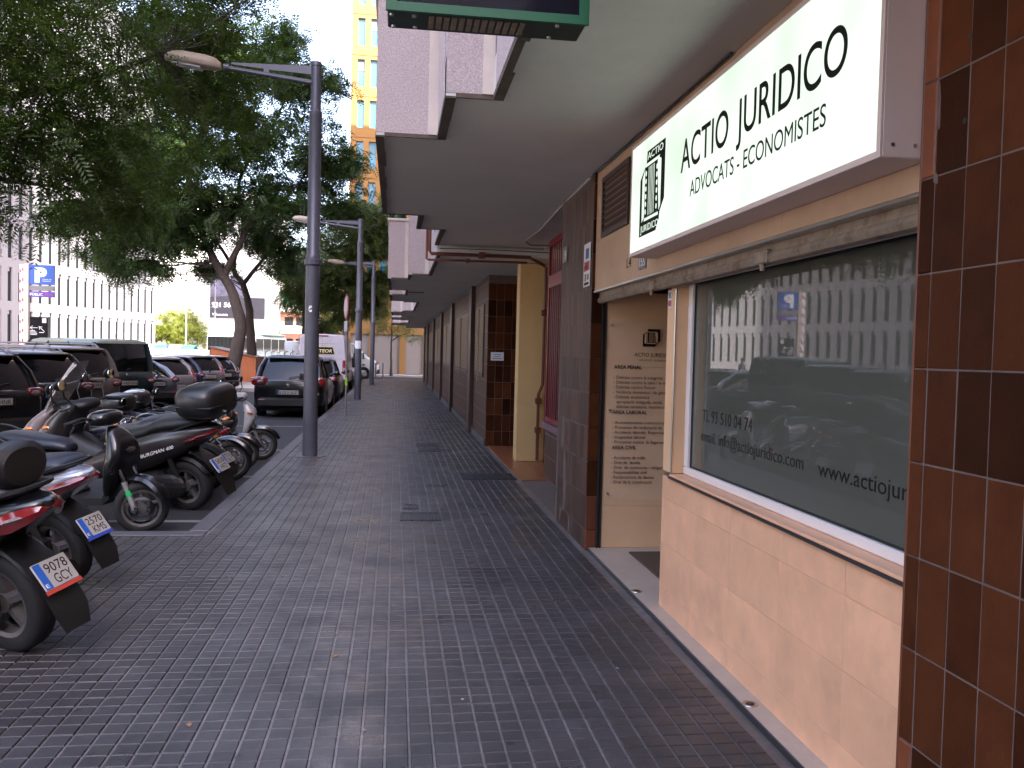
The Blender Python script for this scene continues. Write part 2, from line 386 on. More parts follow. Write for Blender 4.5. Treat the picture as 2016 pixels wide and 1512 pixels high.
cover(.41, .79, 14.4, 14.75, 'flat iron cover, nearer one of the pair by the lamp post')
cover(.9, 1.62, 11.25, 11.75, 'broad dark iron cover touching the terracotta porch floor')
leafm = mat('dry_leaf', (.22, .11, .05), .7)
def leaf(x, y, a, sc_, label):
    o = MB().add([(-.035, -.02, .004), (.0, -.032, .012), (.038, -.01, .005), (.045, .012, .012), (.01, .028, .004), (-.03, .02, .013)], [(0, 1, 4, 5), (1, 2, 3, 4)]).build('dry_leaf', leafm)
    o.location = (x, y, 0); o.rotation_euler.z = a; o.scale = (sc_, sc_, sc_); tag(o, label, 'leaf', 'dry leaves on the pavement')
leaf(-.29, 4.68, .4, .62, 'dry brown leaf lying in the middle of the pavement'); leaf(-.86, 3.86, 1.4, .5, 'small dry leaf near the lower edge of the pavement')
MI = mat('paper_scrap', (.25, .24, .24), .7)
for i, (x, y) in enumerate(((.02, 5.6), (.35, 4.05), (-.1, 3.75), (.9, 4.6), (.62, 5.9), (-.55, 6.2), (1.2, 4.4))):
    o = MB().add([(-.009, -.006, .003), (.008, -.007, .004), (.011, .006, .005), (-.007, .008, .003)], [(0, 1, 2, 3)]).build('paper_scrap', MI); o.location = (x, y, 0); o.rotation_euler.z = i*1.3
    tag(o, 'tiny pale scrap of litter lying on the pavement', 'litter', 'scraps of litter on the pavement')

# ------------------------------------------------------------------ apartment building over the shop
B1 = wroot('apartment_building', 'apartment block with lit shop sign, brown tiled columns and overhanging soffit', 'building', (2, 2, 0), 'apartment blocks along the pavement')
ZS, YE = 3.2, 12.5
def prism_part(name, poly, z0, z1, m, root): return MB().prism(poly, 'z', z0, z1).build(name, m, root)
out1 = [(.56, -12), (.56, 5.27), (.27, 5.27), (.27, 6.32), (-.17, 6.32), (-.17, 9.87), (.23, 9.87), (.23, 10.93), (.53, 10.93), (.53, YE)]
prism_part('soffit', out1+[(14, YE), (14, -12)], ZS, ZS+.24, M_soffit, B1)
def parapets(out, zs, root, y0, y1, h=1.06, low=None):
    for (xa, ya), (xb, yb) in zip(out[:-1], out[1:]):
        if yb < y0 or ya > y1: continue
        t = .14; e = .003
        zt = zs+h if min(xa, xb) < .1 else zs+h+.16
        if abs(ya-yb) < 1e-6:
            x0, x1 = min(xa, xb), max(xa, xb); s = 1 if xb < xa else -1
            q = MB().box(x0, x1+.1, *(sorted((ya-s*.005, ya+s*t))), zs+.02, zt).build('balcony_parapet', M_pebble, root)
            yy = ya-s*.012
            MB().box(x1-.07, x1+e, *sorted((yy, ya+s*.02)), zs+.02, zt+.001).build('corner_trim', M_trimst, q)
            MB().cbox(x0-.03, x1+.12, *sorted((ya-s*.03, ya+s*(t+.02))), zt+.001, zt+.055, .01).build('coping', M_trimst, q)
        else:
            x0 = xa
            q = MB().box(x0-.005, x0+t, ya+(.16 if ya > y0+.5 else 0), yb-.16, zs+.025, zt-.002).build('balcony_parapet', M_pebble, root)
            MB().cbox(x0-.03, x0+t+.02, ya+.13, yb-.13, zt+.002, zt+.053, .01).build('coping', M_trimst, q)
        if abs(xa-xb) < 1e-6:
            d = MB()
            n = max(2, int((yb-ya)/.5))
            for i in range(n):
                a, b = ya+(yb-ya)*i/n, ya+(yb-ya)*(i+1)/n
                d.box(xa-.004, xa+.055+random.uniform(-.012, .012), a+.002, b-.002, zs-.012, zs+.021)
            d.build('slab_edge', M_drip, root)
        else: MB().box(min(xa, xb)+.06, max(xa, xb)-.001, ya-.006, ya+.014, zs-.008, zs+.0195).build('slab_edge', M_drip, root)
parapets(out1, ZS, B1, 3.0, YE)
# body above the shop, its unseen tall part added to shade the far facade
UP = mat('upper_render', (.22, .15, .13), .9, var=.08, vs=.8)
MB().box(1.0, 8, -12, 3, ZS+.24, 104).box(1.0, 8, 3.001, YE, ZS+.24, 32).box(8.001, 14, -12, YE, ZS+.24, 32).build('upper_shade_wall', UP, B1)
MB().box(14.01, 36, -12, 29, 0, 29).build('added_shade_wing', UP, B1)  # unseen wing added to block sun from the foot of the yellow tower
for k in range(1, 9):
    prism_part('balcony_slab', [(x, y) for x, y in out1 if y > 4]+[(1.0, YE), (1.0, 5)], ZS+2.9*k, ZS+2.9*k+.2, M_soffit, B1)
    for (xa, ya), (xb, yb) in zip(out1[1:-1], out1[2:]):
        if abs(xa-xb) < 1e-6: MB().box(xa+.003, xa+.14, ya, yb, ZS+2.9*k+.02, ZS+2.9*k+1.0).build('balcony_parapet', M_pebble, B1)
        else: MB().box(min(xa, xb), max(xa, xb)+.1, min(ya, ya+.13), ya+.13, ZS+2.9*k+.02, ZS+2.9*k+1.002).build('balcony_parapet', M_pebble, B1)
MB().box(3.0, 14, -12, YE, .0, ZS).build('inner_wall', M_marble_w, B1)

# near column with brown tiles
TW, TH, Z0 = .1447, .294, .167-.294
def tiled_face(root, name, y_hi, ncol, nrow, x, mt=M_tile, flip=False, gap=.0027):
    """tiles on a face looking to -X, counted from y_hi towards smaller Y (towards larger Y when flip)"""
    tm = MB().cbox(0, .012, gap, TW-gap, gap, TH-gap, .0015).mesh('tile', mt)
    b = link(name, root[0], root[1]) if isinstance(root, tuple) else root
    for r in range(nrow):
        for c in range(ncol):
            y = y_hi+TW*c if flip else y_hi-TW*(c+1)
            o = link('tile', tm, b, (x+random.uniform(-.0012, .0010), y, Z0+TH*r)); o.rotation_euler = (0, random.uniform(-.003, .003), random.uniform(-.007, .007))
col1 = MB().box(1.6218, 2.2, -1.2, 2.525, 0, ZS).build('tiled_column', M_mortar, B1)
tiled_face(col1, '', 2.46, 16, 12, 1.62)
trm = MB().cbox(1.617, 1.632, .0015, .0655, .0022, TH-.0022, .004).mesh('trim_tile', M_tile_or); trm2 = MB().cbox(1.617, 1.632, .0015, .0655, .0022, TH-.0022, .004).mesh('trim_tile_brown', M_tile)
for r in range(12):
    link('trim_tile', trm if r in (1, 8, 9) else trm2, col1, (0, 2.462, Z0+TH*r))
MB().cbox(1.616, 1.70, 2.526, 2.537, 0, ZS, .004).build('corner_strip', M_tile_or, col1)
hole = MB()
for y, z in ((2.32, 2.60), (2.43, 2.54), (2.33, 2.36), (2.44, 2.34)): hole.lathe([(.0, 1.6195), (.009, 1.6195), (.009, 1.64)], (0, y, z), 'x', 10)
hole.X = None; hole.build('drill_hole', M_black, col1)
chip = MB()
for y, z, w, h in ((2.452, 2.44, .008, .07), (2.455, 2.22, .012, .018), (2.49, 2.53, .016, .010)):
    chip.prism([(y-w, z-h), (y-.2*w, z-1.1*h), (y+w, z-.6*h), (y+.7*w, z+.5*h), (y, z+h), (y-.8*w, z+.3*h)], 'x', 1.6188, 1.63)
chip.build('filler_patch', M_mortar, col1)

# pier beyond the shop door
M_mortar2 = mat('pale_mortar', (.12, .088, .074), .9, var=.2, vs=9)
col2 = MB().box(1.6409, 2.04, 7.19, 8.58, 0, ZS).build('tiled_pier', M_mortar2, B1)
tiled_face(col2, '', 7.205, 9, 12, 1.64, mt=M_tile_dk, flip=True, gap=.0036)
trj = MB().cbox(1.637, 1.73, 7.172, 7.192, .0022, TH-.0022, .004).mesh('trim_tile_jamb', M_tile_or)
trj2 = MB().cbox(1.637, 1.73, 7.172, 7.192, .0022, TH-.0022, .004).mesh('trim_tile_jamb_brown', M_tile)
for r in range(12): link('trim_tile', trj if r < 2 else trj2, col2, (0, 0, Z0+TH*r))

# shop front: threshold, plinth with stone panels, jambs, recess
MB().cbox(1.665, 3.0, 2.54, 7.165, -.01, .02, .004).build('threshold', M_terrazzo, B1)
MB().cbox(1.652, 1.664, 2.54, 7.165, -.01, .022, .003).build('threshold_edge', M_darksteel, B1)
pl = MB().box(1.772, 2.0, 2.54, 5.478, .02, .898).build('shop_plinth', M_mortar, B1)
rows = [(.02, .15), (.15, .445), (.445, .74), (.74, .884)]
for z0, z1 in rows:
    ys = [5.48-.585*i for i in range(6)]
    for a, b in zip(ys[:-1], ys[1:]):
        MB().cbox(1.76+random.uniform(-.0008, .0008), 1.775, max(b, 2.54)+.0006, a-.0006, z0+.0006, z1-.0006, .001).build('stone_panel', M_marble, pl)
MB().cbox(1.745, 1.93, 2.54, 5.30, .9, .915, .003).build('sill', M_marble, pl)
MB().cbox(1.738, 1.765, 2.54, 5.31, .885, .8985, .004).build('sill_edge', M_darksteel, pl)
jb = MB().cbox(1.76, 3.0, 5.302, 5.48, .9165, 2.21, .003).build('door_jamb', M_marble_w, B1)
MB().cbox(1.752, 1.7595, 5.296, 5.312, .9, 2.18, .002).build('edge_strip', M_chrome, jb)
MB().box(2.0, 2.99, 5.302, 5.478, .02, .915).build('door_jamb', M_marble_w, B1)
far = MB().box(1.765, 2.99, 7.168, 7.3, .02, 2.26).build('entrance_wall', M_marble_w, B1)
for z0, z1 in ((.02, .38), (.38, .975), (.975, 1.57), (1.57, 2.19)):
    for x0, x1 in ((1.77, 2.36), (2.36, 2.96)): MB().cbox(x0+.001, x1-.001, 7.156, 7.17, z0+.001, z1-.001, .0012).build('stone_panel', M_marble_w, far)
MB().box(2.92, 2.99, 5.48, 7.15, .02, 2.25).build('entrance_door', M_brownfr, B1)
MB().box(1.76, 2.99, 5.49, 7.15, 2.2, 2.27).build('entrance_ceiling', M_soffit, B1)
MB().box(1.728, 1.738, 7.14, 7.171, .02, 2.2).box(1.752, 1.762, 7.14, 7.171, .02, 2.2, 0).build('shutter_guide', M_darksteel, B1)
MB().box(1.7385, 1.7515, 7.16, 7.171, .02, 2.2).build('guide_slot', M_black, B1)
M_lintel = mat('lintel_cladding', (.46, .295, .185), .55, var=.1, vs=3, bump=.05, bs=40, dirt=.3, ds=2.2, dcol=(.26, .165, .11))
# lintel cladding with chrome edge, louvre and shutter roll
lin = MB().box(1.672, 2.3, 2.54, 7.185, 2.2, ZS).build('lintel', M_lintel, B1)
for z0, z1 in ((2.205, 2.62), (2.62, 3.02), (3.02, ZS-.002)):
    for a, b in ((2.54, 3.6), (3.6, 4.7), (4.7, 5.78), (5.78, 7.18)): MB().cbox(1.66, 1.674, a+.001, b-.001, z0+.001, z1-.001, .0015).build('stone_panel', M_lintel, lin)
MB().cbox(1.648, 1.70, 2.54, 7.18, 2.186, 2.203, .003).build('lintel_edge', M_chrome, lin)
sh = MB().box(1.70, 1.76, 2.54, 7.16, 2.15, 2.199)
roll = [(1.715+.035*math.cos(t)*(1+.0), 2.125+.03*math.sin(t)) for t in np.linspace(0, 2*math.pi, 9)[:-1]]
sh.prism(roll, 'y', 2.54, 7.15).build('shutter_roll', M_rust, B1, smooth=True)
for y in (5.62, 3.86): MB().cbox(1.675, 1.72, y-.07, y+.07, 2.10, 2.165, .006).lathe([(.012, 2.07), (.014, 2.1)], (1.69, y, 0), 'z', 8).build('shutter_lock', M_rust, B1)
vt = MB().box(1.64, 1.6595, 6.12, 6.16, 2.62, 3.1).box(1.64, 1.6595, 6.89, 6.93, 2.62, 3.1).box(1.64, 1.6595, 6.16, 6.89, 2.62, 2.66).box(1.64, 1.6595, 6.16, 6.89, 3.06, 3.1).build('vent_louvre', M_brownfr, B1)
for i in range(8):
    z = 2.672+.049*i
    MB().add([(1.642, 6.16, z), (1.642, 6.89, z), (1.658, 6.89, z+.04), (1.658, 6.16, z+.04), (1.644, 6.16, z-.004), (1.644, 6.89, z-.004), (1.6596, 6.89, z+.036), (1.6596, 6.16, z+.036)],
             [(0, 1, 2, 3), (7, 6, 5, 4), (0, 4, 5, 1), (2, 6, 7, 3)]).build('slat', M_brownfr, vt)
letters('L4', M_ink, (1.6585, 6.16, 2.30), (0, -1, 0), (0, 0, 1), B1, h=.075, w=.12)

# shop window
wf = MB().cbox(1.835, 1.90, 2.54, 5.30, .916, .965, .006).cbox(1.835, 1.90, 2.54, 5.30, 2.125, 2.185, .006).cbox(1.836, 1.899, 5.235, 5.299, .9655, 2.1245, .006)
win = wf.build('shop_window', M_white_f, B1)
MB().box(1.862, 1.88, 2.54, 5.2345, .9655, 2.1245).build('glass_pane', M_glass_fr, win)
MB().box(1.856, 1.862, 5.222, 5.2345, .9655, 2.1245).box(1.856, 1.862, 2.54, 5.222, .9655, .975).box(1.856, 1.862, 2.54, 5.222, 2.115, 2.1245).build('gasket', M_black, win)
MB().box(1.9, 3.0, 2.54, 5.30, .9, .91).box(1.9, 2.9, 2.54, 5.29, 2.19, 2.1995).build('window_box', M_marble_w, B1)
letters('Tl. 93 510 04 74', M_ink, (1.8615, 5.05, 1.275), (0, -1, 0), (0, 0, 1), win, h=.075, w=.74)
letters('email. info@actiojuridico.com', M_ink, (1.8615, 5.065, 1.155), (0, -1, 0), (0, 0, 1), win, h=.068, w=1.34)
letters('www.actiojuridico.com', M_ink, (1.8615, 3.585, 1.15), (0, -1, 0), (0, 0, 1), win, h=.072, w=1.16)

# recess with red grille, ochre pillar, porch and pipes
MB().box(2.05, 2.99, 8.58, 11.62, 0, .66).box(2.06, 2.99, 8.58, 10.1, .66, ZS).build('recess_wall', M_farwall, B1)
MB().cbox(2.0, 2.2, 10.1, 11.64, .66, .75, .006).build('grille_sill', M_purple, B1)
gr = MB().box(2.04, 2.08, 10.1, 11.62, .76, .82).box(2.04, 2.08, 10.1, 11.62, 2.56, 2.72).box(2.04, 2.08, 10.1, 11.62, 3.12, ZS-.005).box(2.041, 2.079, 11.56, 11.62, .82, 3.12).build('window_grille', M_red, B1)
for i in range(11):
    y = 10.16+.13*i; MB().cbox(2.052, 2.061, y-.016, y+.016, .82, 2.56, .003).build('bar', M_red, gr); MB().cbox(2.052, 2.061, y-.016, y+.016, 2.72, 3.12, .003).build('bar', M_red, gr)
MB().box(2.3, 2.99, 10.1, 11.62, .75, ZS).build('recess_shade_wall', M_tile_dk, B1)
MB().box(2.6, 2.99, 11.62, 13.12, 0, ZS).build('porch_wall', M_yellow, B1)
pf = struct('porch_floor', MB().box(1.66, 3.0, 8.6, 15.38, -.02, -.002), M_mortar)
tme = MB().cbox(.003, .297, .003, .297, -.01, .006, .002).mesh('porch_tile', M_terra)
for i in range(4):
    for j in range(14): link('porch_tile', tme, pf, (1.66+.3*i, 11.15+.3*j, 0))
MB().cbox(1.87, 2.30, 13.15, 13.46, .006, 3.055, .008).build('ochre_pillar', M_yellow, B1)
MB().box(.56, 2.99, 12.44, 12.499, 3.062, ZS-.001).build('soffit_step', M_soffit, B1)
def pipe(pts, r, m, root, name='gas_pipe', clips=()):
    t = MB(); t.tube(pts, r, 8)
    for c in clips: t.cbox(c[0]-r*1.7, c[0]+r*1.7, c[1]-r*1.9, c[1]+r*1.9, c[2]-r*1.7, c[2]+r*1.7, .004)
    return t.build(name, m, root, smooth=True)
pipe([(.45, 12.40, 4.6), (.45, 12.40, 3.10), (.48, 12.40, 3.06), (1.9, 12.41, 3.06), (2.2, 13.06, 3.03), (2.25, 13.06, 2.98), (2.25, 13.08, 1.2), (2.19, 13.08, 1.05), (2.19, 13.08, .5), (2.19, 13.08, .03)], .026, M_pipe, B1, clips=((2.25, 13.08, 2.3), (2.19, 13.08, .95), (2.19, 13.08, .5), (1.2, 12.40, 3.06)))
pipe([(.41, 12.38, 4.6), (.41, 12.38, 2.98), (.44, 12.38, 2.97), (1.86, 12.40, 2.98)], .017, M_pipe, B1, clips=((1.0, 12.39, 2.975),))
pipe([(.51, 12.41, 4.6), (.52, 12.41, 3.4), (.6, 12.41, 3.2), (.9, 12.42, 3.185), (2.1, 12.42, 3.185)], .016, M_pvc, B1, 'conduit')
pipe([(1.63, 7.3, ZS-.02), (1.66, 8.9, ZS-.02), (1.72, 10.4, ZS-.022), (1.70, 11.6, ZS-.02), (1.85, 12.0, ZS-.02), (2.2, 12.0, ZS-.02)], .014, M_pvc, B1, 'conduit')
pipe([(1.625, 7.2, ZS-.012), (1.63, 6.0, ZS-.012), (1.64, 4.2, ZS-.012)], .007, M_black, B1, 'cable')
pipe([(.6, 12.43, 3.14), (1.2, 12.43, 3.15), (2.2, 12.43, 3.14)], .006, M_black, B1, 'cable')

# ------------------------------------------------------------------ second block down the street
B2 = wroot('apartment_building', 'long apartment block beyond the ochre pillar with shuttered ground-floor windows', 'building', (2, 20, 0), 'apartment blocks along the pavement')
Z2 = 3.06
out2 = [(.57, YE+.002)]
for a, b, wide in ((16.87, 19.94, 1), (21.6, 24.2, 0), (31.0, 33.9, 1), (36.0, 38.5, 0), (43, 46, 1)):
    for x, y in ((.57, a-1.0), (.21, a-1.0), (.21, a), (-.17, a), (-.17, b), (.21, b), (.21, b+.5), (.57, b+.5)): out2.append((x, y))
out2.append((.57, 51.5))
prism_part('soffit', out2+[(14, 51.5), (14, YE+.002)], Z2, Z2+.2, M_soffit, B2)
parapets(out2, Z2, B2, 13, 51.5, h=1.1)
MB().box(1.0, 14, YE+.002, 51.5, Z2+.2, 32).build('upper_shade_wall', UP, B2)  # unseen upper storeys, height chosen so their shadow covers the street
MB().box(1.63, 14, 15.4, 51.5, 0, Z2).build('ground_floor_wall', M_farwall, B2)
MB().box(1.60, 1.6295, 15.4, 51.5, 0, .12).build('wall_kerb', M_kerb, B2)
rt = MB().box(1.64, 2.9, 15.3675, 15.399, 0, Z2).build('tiled_return', M_mortar, B2)
tr = MB().cbox(.0022, TW-.0022, 15.366, 15.381, .0022, TH-.0022, .0022).mesh('return_tile', M_tile)
for r in range(10):
    for c in range(5): link('tile', tr, rt, (1.63+TW*c, random.uniform(-.001, .001), Z0+TH*r+.1))
pm = MB().cbox(1.545, 1.629, -.3, .3, 0, Z2-.004, .006).mesh('pilaster', M_brownfr)
for y in (18.3, 24.7, 30.4, 36.6, 43.2, 47.8): link('pilaster', pm, B2, (0, y, 0))
def far_window(y0, y1, n=2):
    w = MB().box(1.60, 1.629, y0, y1, 1.22, 1.29).box(1.61, 1.629, y0, y1, 2.53, 2.58).box(1.61, 1.629, y0, y0+.05, 1.29, 2.53).box(1.61, 1.629, y1-.05, y1, 1.29, 2.53).build('window', M_brownfr, B2)
    L = (y1-y0-.1)
    for k in range(n):
        a, b = y0+.05+L*k/n+.03, y0+.05+L*(k+1)/n-.03
        sl = MB()
        for i in range(20): sl.add([(1.612, a, 1.295+.062*i), (1.612, b, 1.295+.062*i), (1.600, b, 1.350+.062*i), (1.600, a, 1.350+.062*i)], [(0, 3, 2, 1)]); sl.add([(1.612, a, 1.350+.062*i+.007), (1.612, b, 1.350+.062*i+.007), (1.600, b, 1.350+.062*i), (1.600, a, 1.350+.062*i)], [(0, 1, 2, 3)])
        tag(sl.build('roller_blind', M_blind, w), kind='stuff')
        if k: MB().cbox(1.585, 1.61, a-.06, a-.001, 1.1, 2.53, .004).build('mullion', M_blind, w)
for a, b in ((15.95, 17.65), (19.4, 23.5), (25.6, 29.4), (31.2, 35.6), (37.6, 42.2), (44.0, 47.0), (48.6, 50.8)): far_window(a, b)
# balcony clutter seen through the gap before the second block
MB().box(-.1, .16, 17.2, 17.24, 4.4, 5.2).box(-.1, .16, 17.2, 17.24, 4.62, 4.65).build('balcony_rail', M_brownfr, B2)
MB().ell((.05, 17.5, 4.32), (.12, .12, .1), 8, 6).build('potted_shrub', mat('balcony_leaf', (.03, .07, .02), .6), B2)
# ------------------------------------------------------------------ illuminated shop sign
M_casing = mat('sign_casing', (.60, .47, .42), .45, var=.05, vs=3, bump=.05, bs=90)
def light_panel_mat():
    m = mat('lit_acrylic', (.16, .17, .16), .12, var=.02); t = m.node_tree; b = t.nodes['Principled BSDF']; N = t.nodes.new; L = t.links.new
    tc = N('ShaderNodeTexCoord'); ns = N('ShaderNodeTexNoise'); ns.inputs['Scale'].default_value = 2.4; ns.inputs['Detail'].default_value = 1.5; L(tc.outputs['Object'], ns.inputs['Vector'])
    mr = N('ShaderNodeMapRange'); mr.inputs[1].default_value = .3; mr.inputs[2].default_value = .7; mr.inputs[3].default_value = .098; mr.inputs[4].default_value = .132
    L(ns.outputs[0], mr.inputs[0]); L(mr.outputs[0], b.inputs['Emission Strength']); b.inputs['Emission Color'].default_value = (.83, 1.0, .83, 1)
    return m
M_lit = light_panel_mat()
SX = 1.484
sg = wroot('shop_sign', 'long illuminated white sign box with black lettering over the shop window', 'sign', (1.6, 4.0, 2.29))
SY0, SY1, SZ0, SZ1 = 2.54, 5.465, 2.295, 3.0
MB().cbox(SX+.006, 1.655, SY0, SY1, SZ0, SZ1, .004).build('casing', M_casing, sg)
f = .022
MB().box(SX, SX+.0055, SY0, SY1, SZ0, SZ0+f).box(SX, SX+.0055, SY0, SY1, SZ1-f, SZ1).box(SX, SX+.0055, SY0, SY0+f, SZ0+f, SZ1-f).box(SX, SX+.0055, SY1-f, SY1, SZ0+f, SZ1-f).build('frame', M_casing, sg)
MB().box(SX+.002, SX+.0055, SY0+f, SY1-f, SZ0+f, SZ1-f).build('light_panel', M_lit, sg)
scr = MB()
for x in (1.525, 1.60): scr.lathe([(.0, SY0-.003), (.006, SY0-.003), (.006, SY0+.002)], (x, 0, 2.335), 'y', 8)
scr.build('screw', M_chrome, sg)
px = SX+.0015
letters('ACTIO', M_ink, (px, 4.475, 2.637), (0, -1, .005), (0, 0, 1), sg, h=.175, w=.66, bold=.006, res=9)
letters('JURIDICO', M_ink, (px, 3.72, 2.637), (0, -1, .005), (0, 0, 1), sg, h=.175, w=.955, bold=.006, res=9)
letters('ADVOCATS - ECONOMISTES', M_ink, (px, 4.32, 2.485), (0, -1, .0), (0, 0, 1), sg, h=.085, w=1.42, res=9)
# emblem: a black block with a white column between two chains
def emblem(parent, o, r, u, w, h, dark, light, text=True):
    def flat(poly, z): return [(x*w, y*h, z) for x, y in poly]
    m = MB()
    def pg(b, poly, z, mi):
        n = len(poly); vs = flat(poly, z)+flat(poly, z+.0006)
        b.add(vs, [tuple(range(n, 2*n))]+[(i, (i+1) % n, (i+1) % n+n, i+n) for i in range(n)], mi)
    pg(m, [(0, 0), (.70, 0), (.82, .12), (.84, .2), (1, .33), (1, 1), (.28, 1), (.26, .86), (0, .70)], 0, 0)
    k = MB()
    pg(k, [(.10, .17), (.20, .22), (.20, .80), (.10, .70)], .0007, 0)
    pg(k, [(.80, .22), (.86, .27), (.86, .80), (.76, .84), (.72, .80)], .0007, 0)
    pg(k, [(.22, .82), (.76, .82), (.80, .855), (.22, .855)], .0007, 0)
    pg(k, [(.20, .17), (.78, .17), (.78, .205), (.20, .205)], .0007, 0)
    for i in range(5): pg(k, [(.36+.055*i, .225), (.375+.055*i, .225), (.375+.055*i, .80), (.36+.055*i, .80)], .0007, 0)
    for cx in (.25, .70):
        for i in range(6):
            t = np.linspace(0, 2*math.pi, 9)[:-1]; pg(k, [(cx+.028*math.cos(a), .28+.092*i+.034*math.sin(a)) for a in t], .0007, 0)
    a = m.build('emblem', dark, parent); a.matrix_basis = plane_m(o, r, u)
    b = link('emblem_highlight', k.mesh('emblem_highlight', light), a)
    if text:
        for s, x, y, ww in (('ACTIO', .30, .895, .62), ('JURIDICO', .06, .045, .74)):
            t = link('lettering', text_mesh(s, light, h=.085*h, w=ww*w), a); t.location = (x*w, y*h, .001)
    return a
emblem(sg, (px, 5.245, 2.395), (0, -1, 0), (0, 0, 1), .49, .50, M_ink, M_lit)

# ------------------------------------------------------------------ green display box hanging from the soffit
M_green = mat('green_enamel', (.012, .10, .042), .4, var=.1, vs=4)
M_greend = mat('dark_green_enamel', (.012, .030, .020), .45, var=.2, vs=5)
M_screen = mat('black_led_screen', (.006, .006, .012), .15, var=.2, vs=30)
ld = wroot('display_box', 'green framed electronic display box hanging under the soffit', 'display sign', (.29, 3.02, 2.75))
MB().cbox(-.05, .63, 2.955, 3.12, 2.79, 3.12, .004).build('casing', M_greend, ld)
MB().box(-.055, .635, 2.94, 2.954, 2.785, 2.815).box(-.055, .635, 2.94, 2.954, 3.09, 3.12).box(-.055, -.02, 2.94, 2.954, 2.815, 3.09).box(.60, .635, 2.94, 2.954, 2.815, 3.09).build('front_frame', M_green, ld)
MB().box(-.02, .60, 2.946, 2.954, 2.815, 3.09).build('screen', M_screen, ld)
gl = MB()
for i in range(13): gl.cbox(.09+.026*i, .108+.026*i, 2.98, 3.09, 2.786, 2.7899, .001)
tag(gl.build('vent_slots', M_rust, ld), kind='stuff')
for x, y in ((-.035, 2.985), (.04, 2.985), (-.03, 3.09), (.045, 3.09), (.53, 2.975), (.52, 3.09)): MB().lathe([(.0, 2.78), (.007, 2.782), (.008, 2.789)], (x, y, 0), 'z', 10).build('bolt', M_chrome, ld)
MB().box(.1, .16, 3.0, 3.08, 3.12, ZS-.001).box(.44, .50, 3.0, 3.08, 3.12, ZS-.001).build('hanger', M_greend, ld)

# ------------------------------------------------------------------ directory panel in the entrance
M_acr = mat('clear_acrylic', (.9, .9, .88), .05, alpha=.035, var=.01)
dp = wroot('directory_panel', 'clear acrylic panel listing legal services on the entrance wall', 'sign', (2.2, 7.14, .45))
MB().cbox(1.79, 2.66, 7.128, 7.134, .43, 1.97, .002).build('panel', M_acr, dp)
for x in (1.81, 2.64):
    for z in (.49, 1.2, 1.92): MB().lathe([(.0, 7.115), (.011, 7.116), (.011, 7.127)], (x, 0, z), 'y', 10).lathe([(.008, 7.1345), (.008, 7.1555)], (x, 0, z), 'y', 8).build('standoff', M_chrome, dp)
DK = dict(h=.026)
def dl(s, x, z, h=.026, w=None, b=0.0): letter(s, M_ink, (x, 7.1265, z), (1, 0, 0), (0, 0, 1), dp, h=h, w=w, bold=b)
emblem(dp, (2.08, 7.1265, 1.745), (1, 0, 0), (0, 0, 1), .15, .15, M_ink, M_marble_w, False)
dl('ACTIO JURIDICO', 2.01, 1.66, .034, .33); dl('ADVOCATS - ECONOMISTES', 2.05, 1.622, .016, .28)
y = 1.553
for b, items in (('AREA PENAL', ['- Delictes contra la integritat', '- Delictes contra la salut i la vida', "- Delictes contra l'honor", '- Violència domèstica i de gènere', '- Delictes econòmics:', '  apropiació indeguda, estafa,', '  delictes societaris, insolvències']),
                 ('AREA LABORAL', ['- Acomiadaments o extincions', '- Processos de reclamació de', '- Accidents laborals. Responsabilitat', '- Incapacitat laboral', '- Processos contra  la Seguretat']),
                 ('AREA CIVIL', ['- Accidents de tràfic', '- Dret de  família', '- Dret  de contractes i obligacions', '- Responsabilitat civil', '- Reclamacions de deutes', '- Dret de la construcció'])):
    dl(b, 1.835, y, .031, None, .02); y -= .085
    for s in items: dl(s.strip(), 1.835+(.03 if s.startswith('  ') else 0), y, .027, None, .006); y -= .0415
    y -= .008
M_mat_ = mat('coir_mat', (.085, .055, .03), .95, var=.3, vs=60, bump=1.0, bs=150)
tag(MB().cbox(1.96, 2.7, 5.75, 6.95, .0205, .034, .004).build('doormat', M_mat_), 'brown coir doormat on the stone floor of the entrance', 'doormat')
def uplight(y, label):
    r = thing('floor_spotlight', label, 'floor light', (1.70, y, .02), 0, 'spotlights in the threshold')
    MB().lathe([(.0, .002), (.022, .002), (.026, .005), (.036, .005), (.038, .0)], (0, 0, 0), 'z', 18).build('rim', M_chrome, r, smooth=True)
    MB().lathe([(.0, .0065), (.018, .0065), (.019, .0025)], (0, 0, 0), 'z', 14).build('lens', M_dkglass, r)
uplight(3.85, 'round floor spotlight in the threshold below the window'); uplight(5.8, 'round floor spotlight in the threshold beside the doormat')

# notices and plates
def plate(name, label, cat, o, r, u, w, h, m, lines=(), depth=.004, extra=None):
    t = thing(name, label, cat, (0, 0, 0)); t.matrix_world = plane_m(o, r, u)
    MB().cbox(0, w, 0, h, 0, depth, .0012).build('board', m, t)
    for s, x, y, hh, ww, mm in lines: letter(s, mm, (x*w, y*h, depth+.0004), (1, 0, 0), (0, 1, 0), t, h=hh*h, w=ww*w)
    for x0, x1, y0, y1, mm in (extra or ()): MB().box(x0*w, x1*w, y0*h, y1*h, depth+.0002, depth+.0006).build('printed_band', mm, t)
    return t
M_greyp = mat('grey_plate', (.16, .15, .15), .5, var=.1)
M_redp = mat('red_print', (.42, .03, .03), .5, var=.1)
M_bluep = mat('blue_print', (.02, .07, .30), .5, var=.08)
plate('house_number', 'small dark house number plate high on the tiled pier', 'number plate', (1.634, 8.47, 2.565), (0, -1, 0), (0, 0, 1), .20, .155, M_greyp, [('19', .26, .2, .58, .5, M_inkw)])
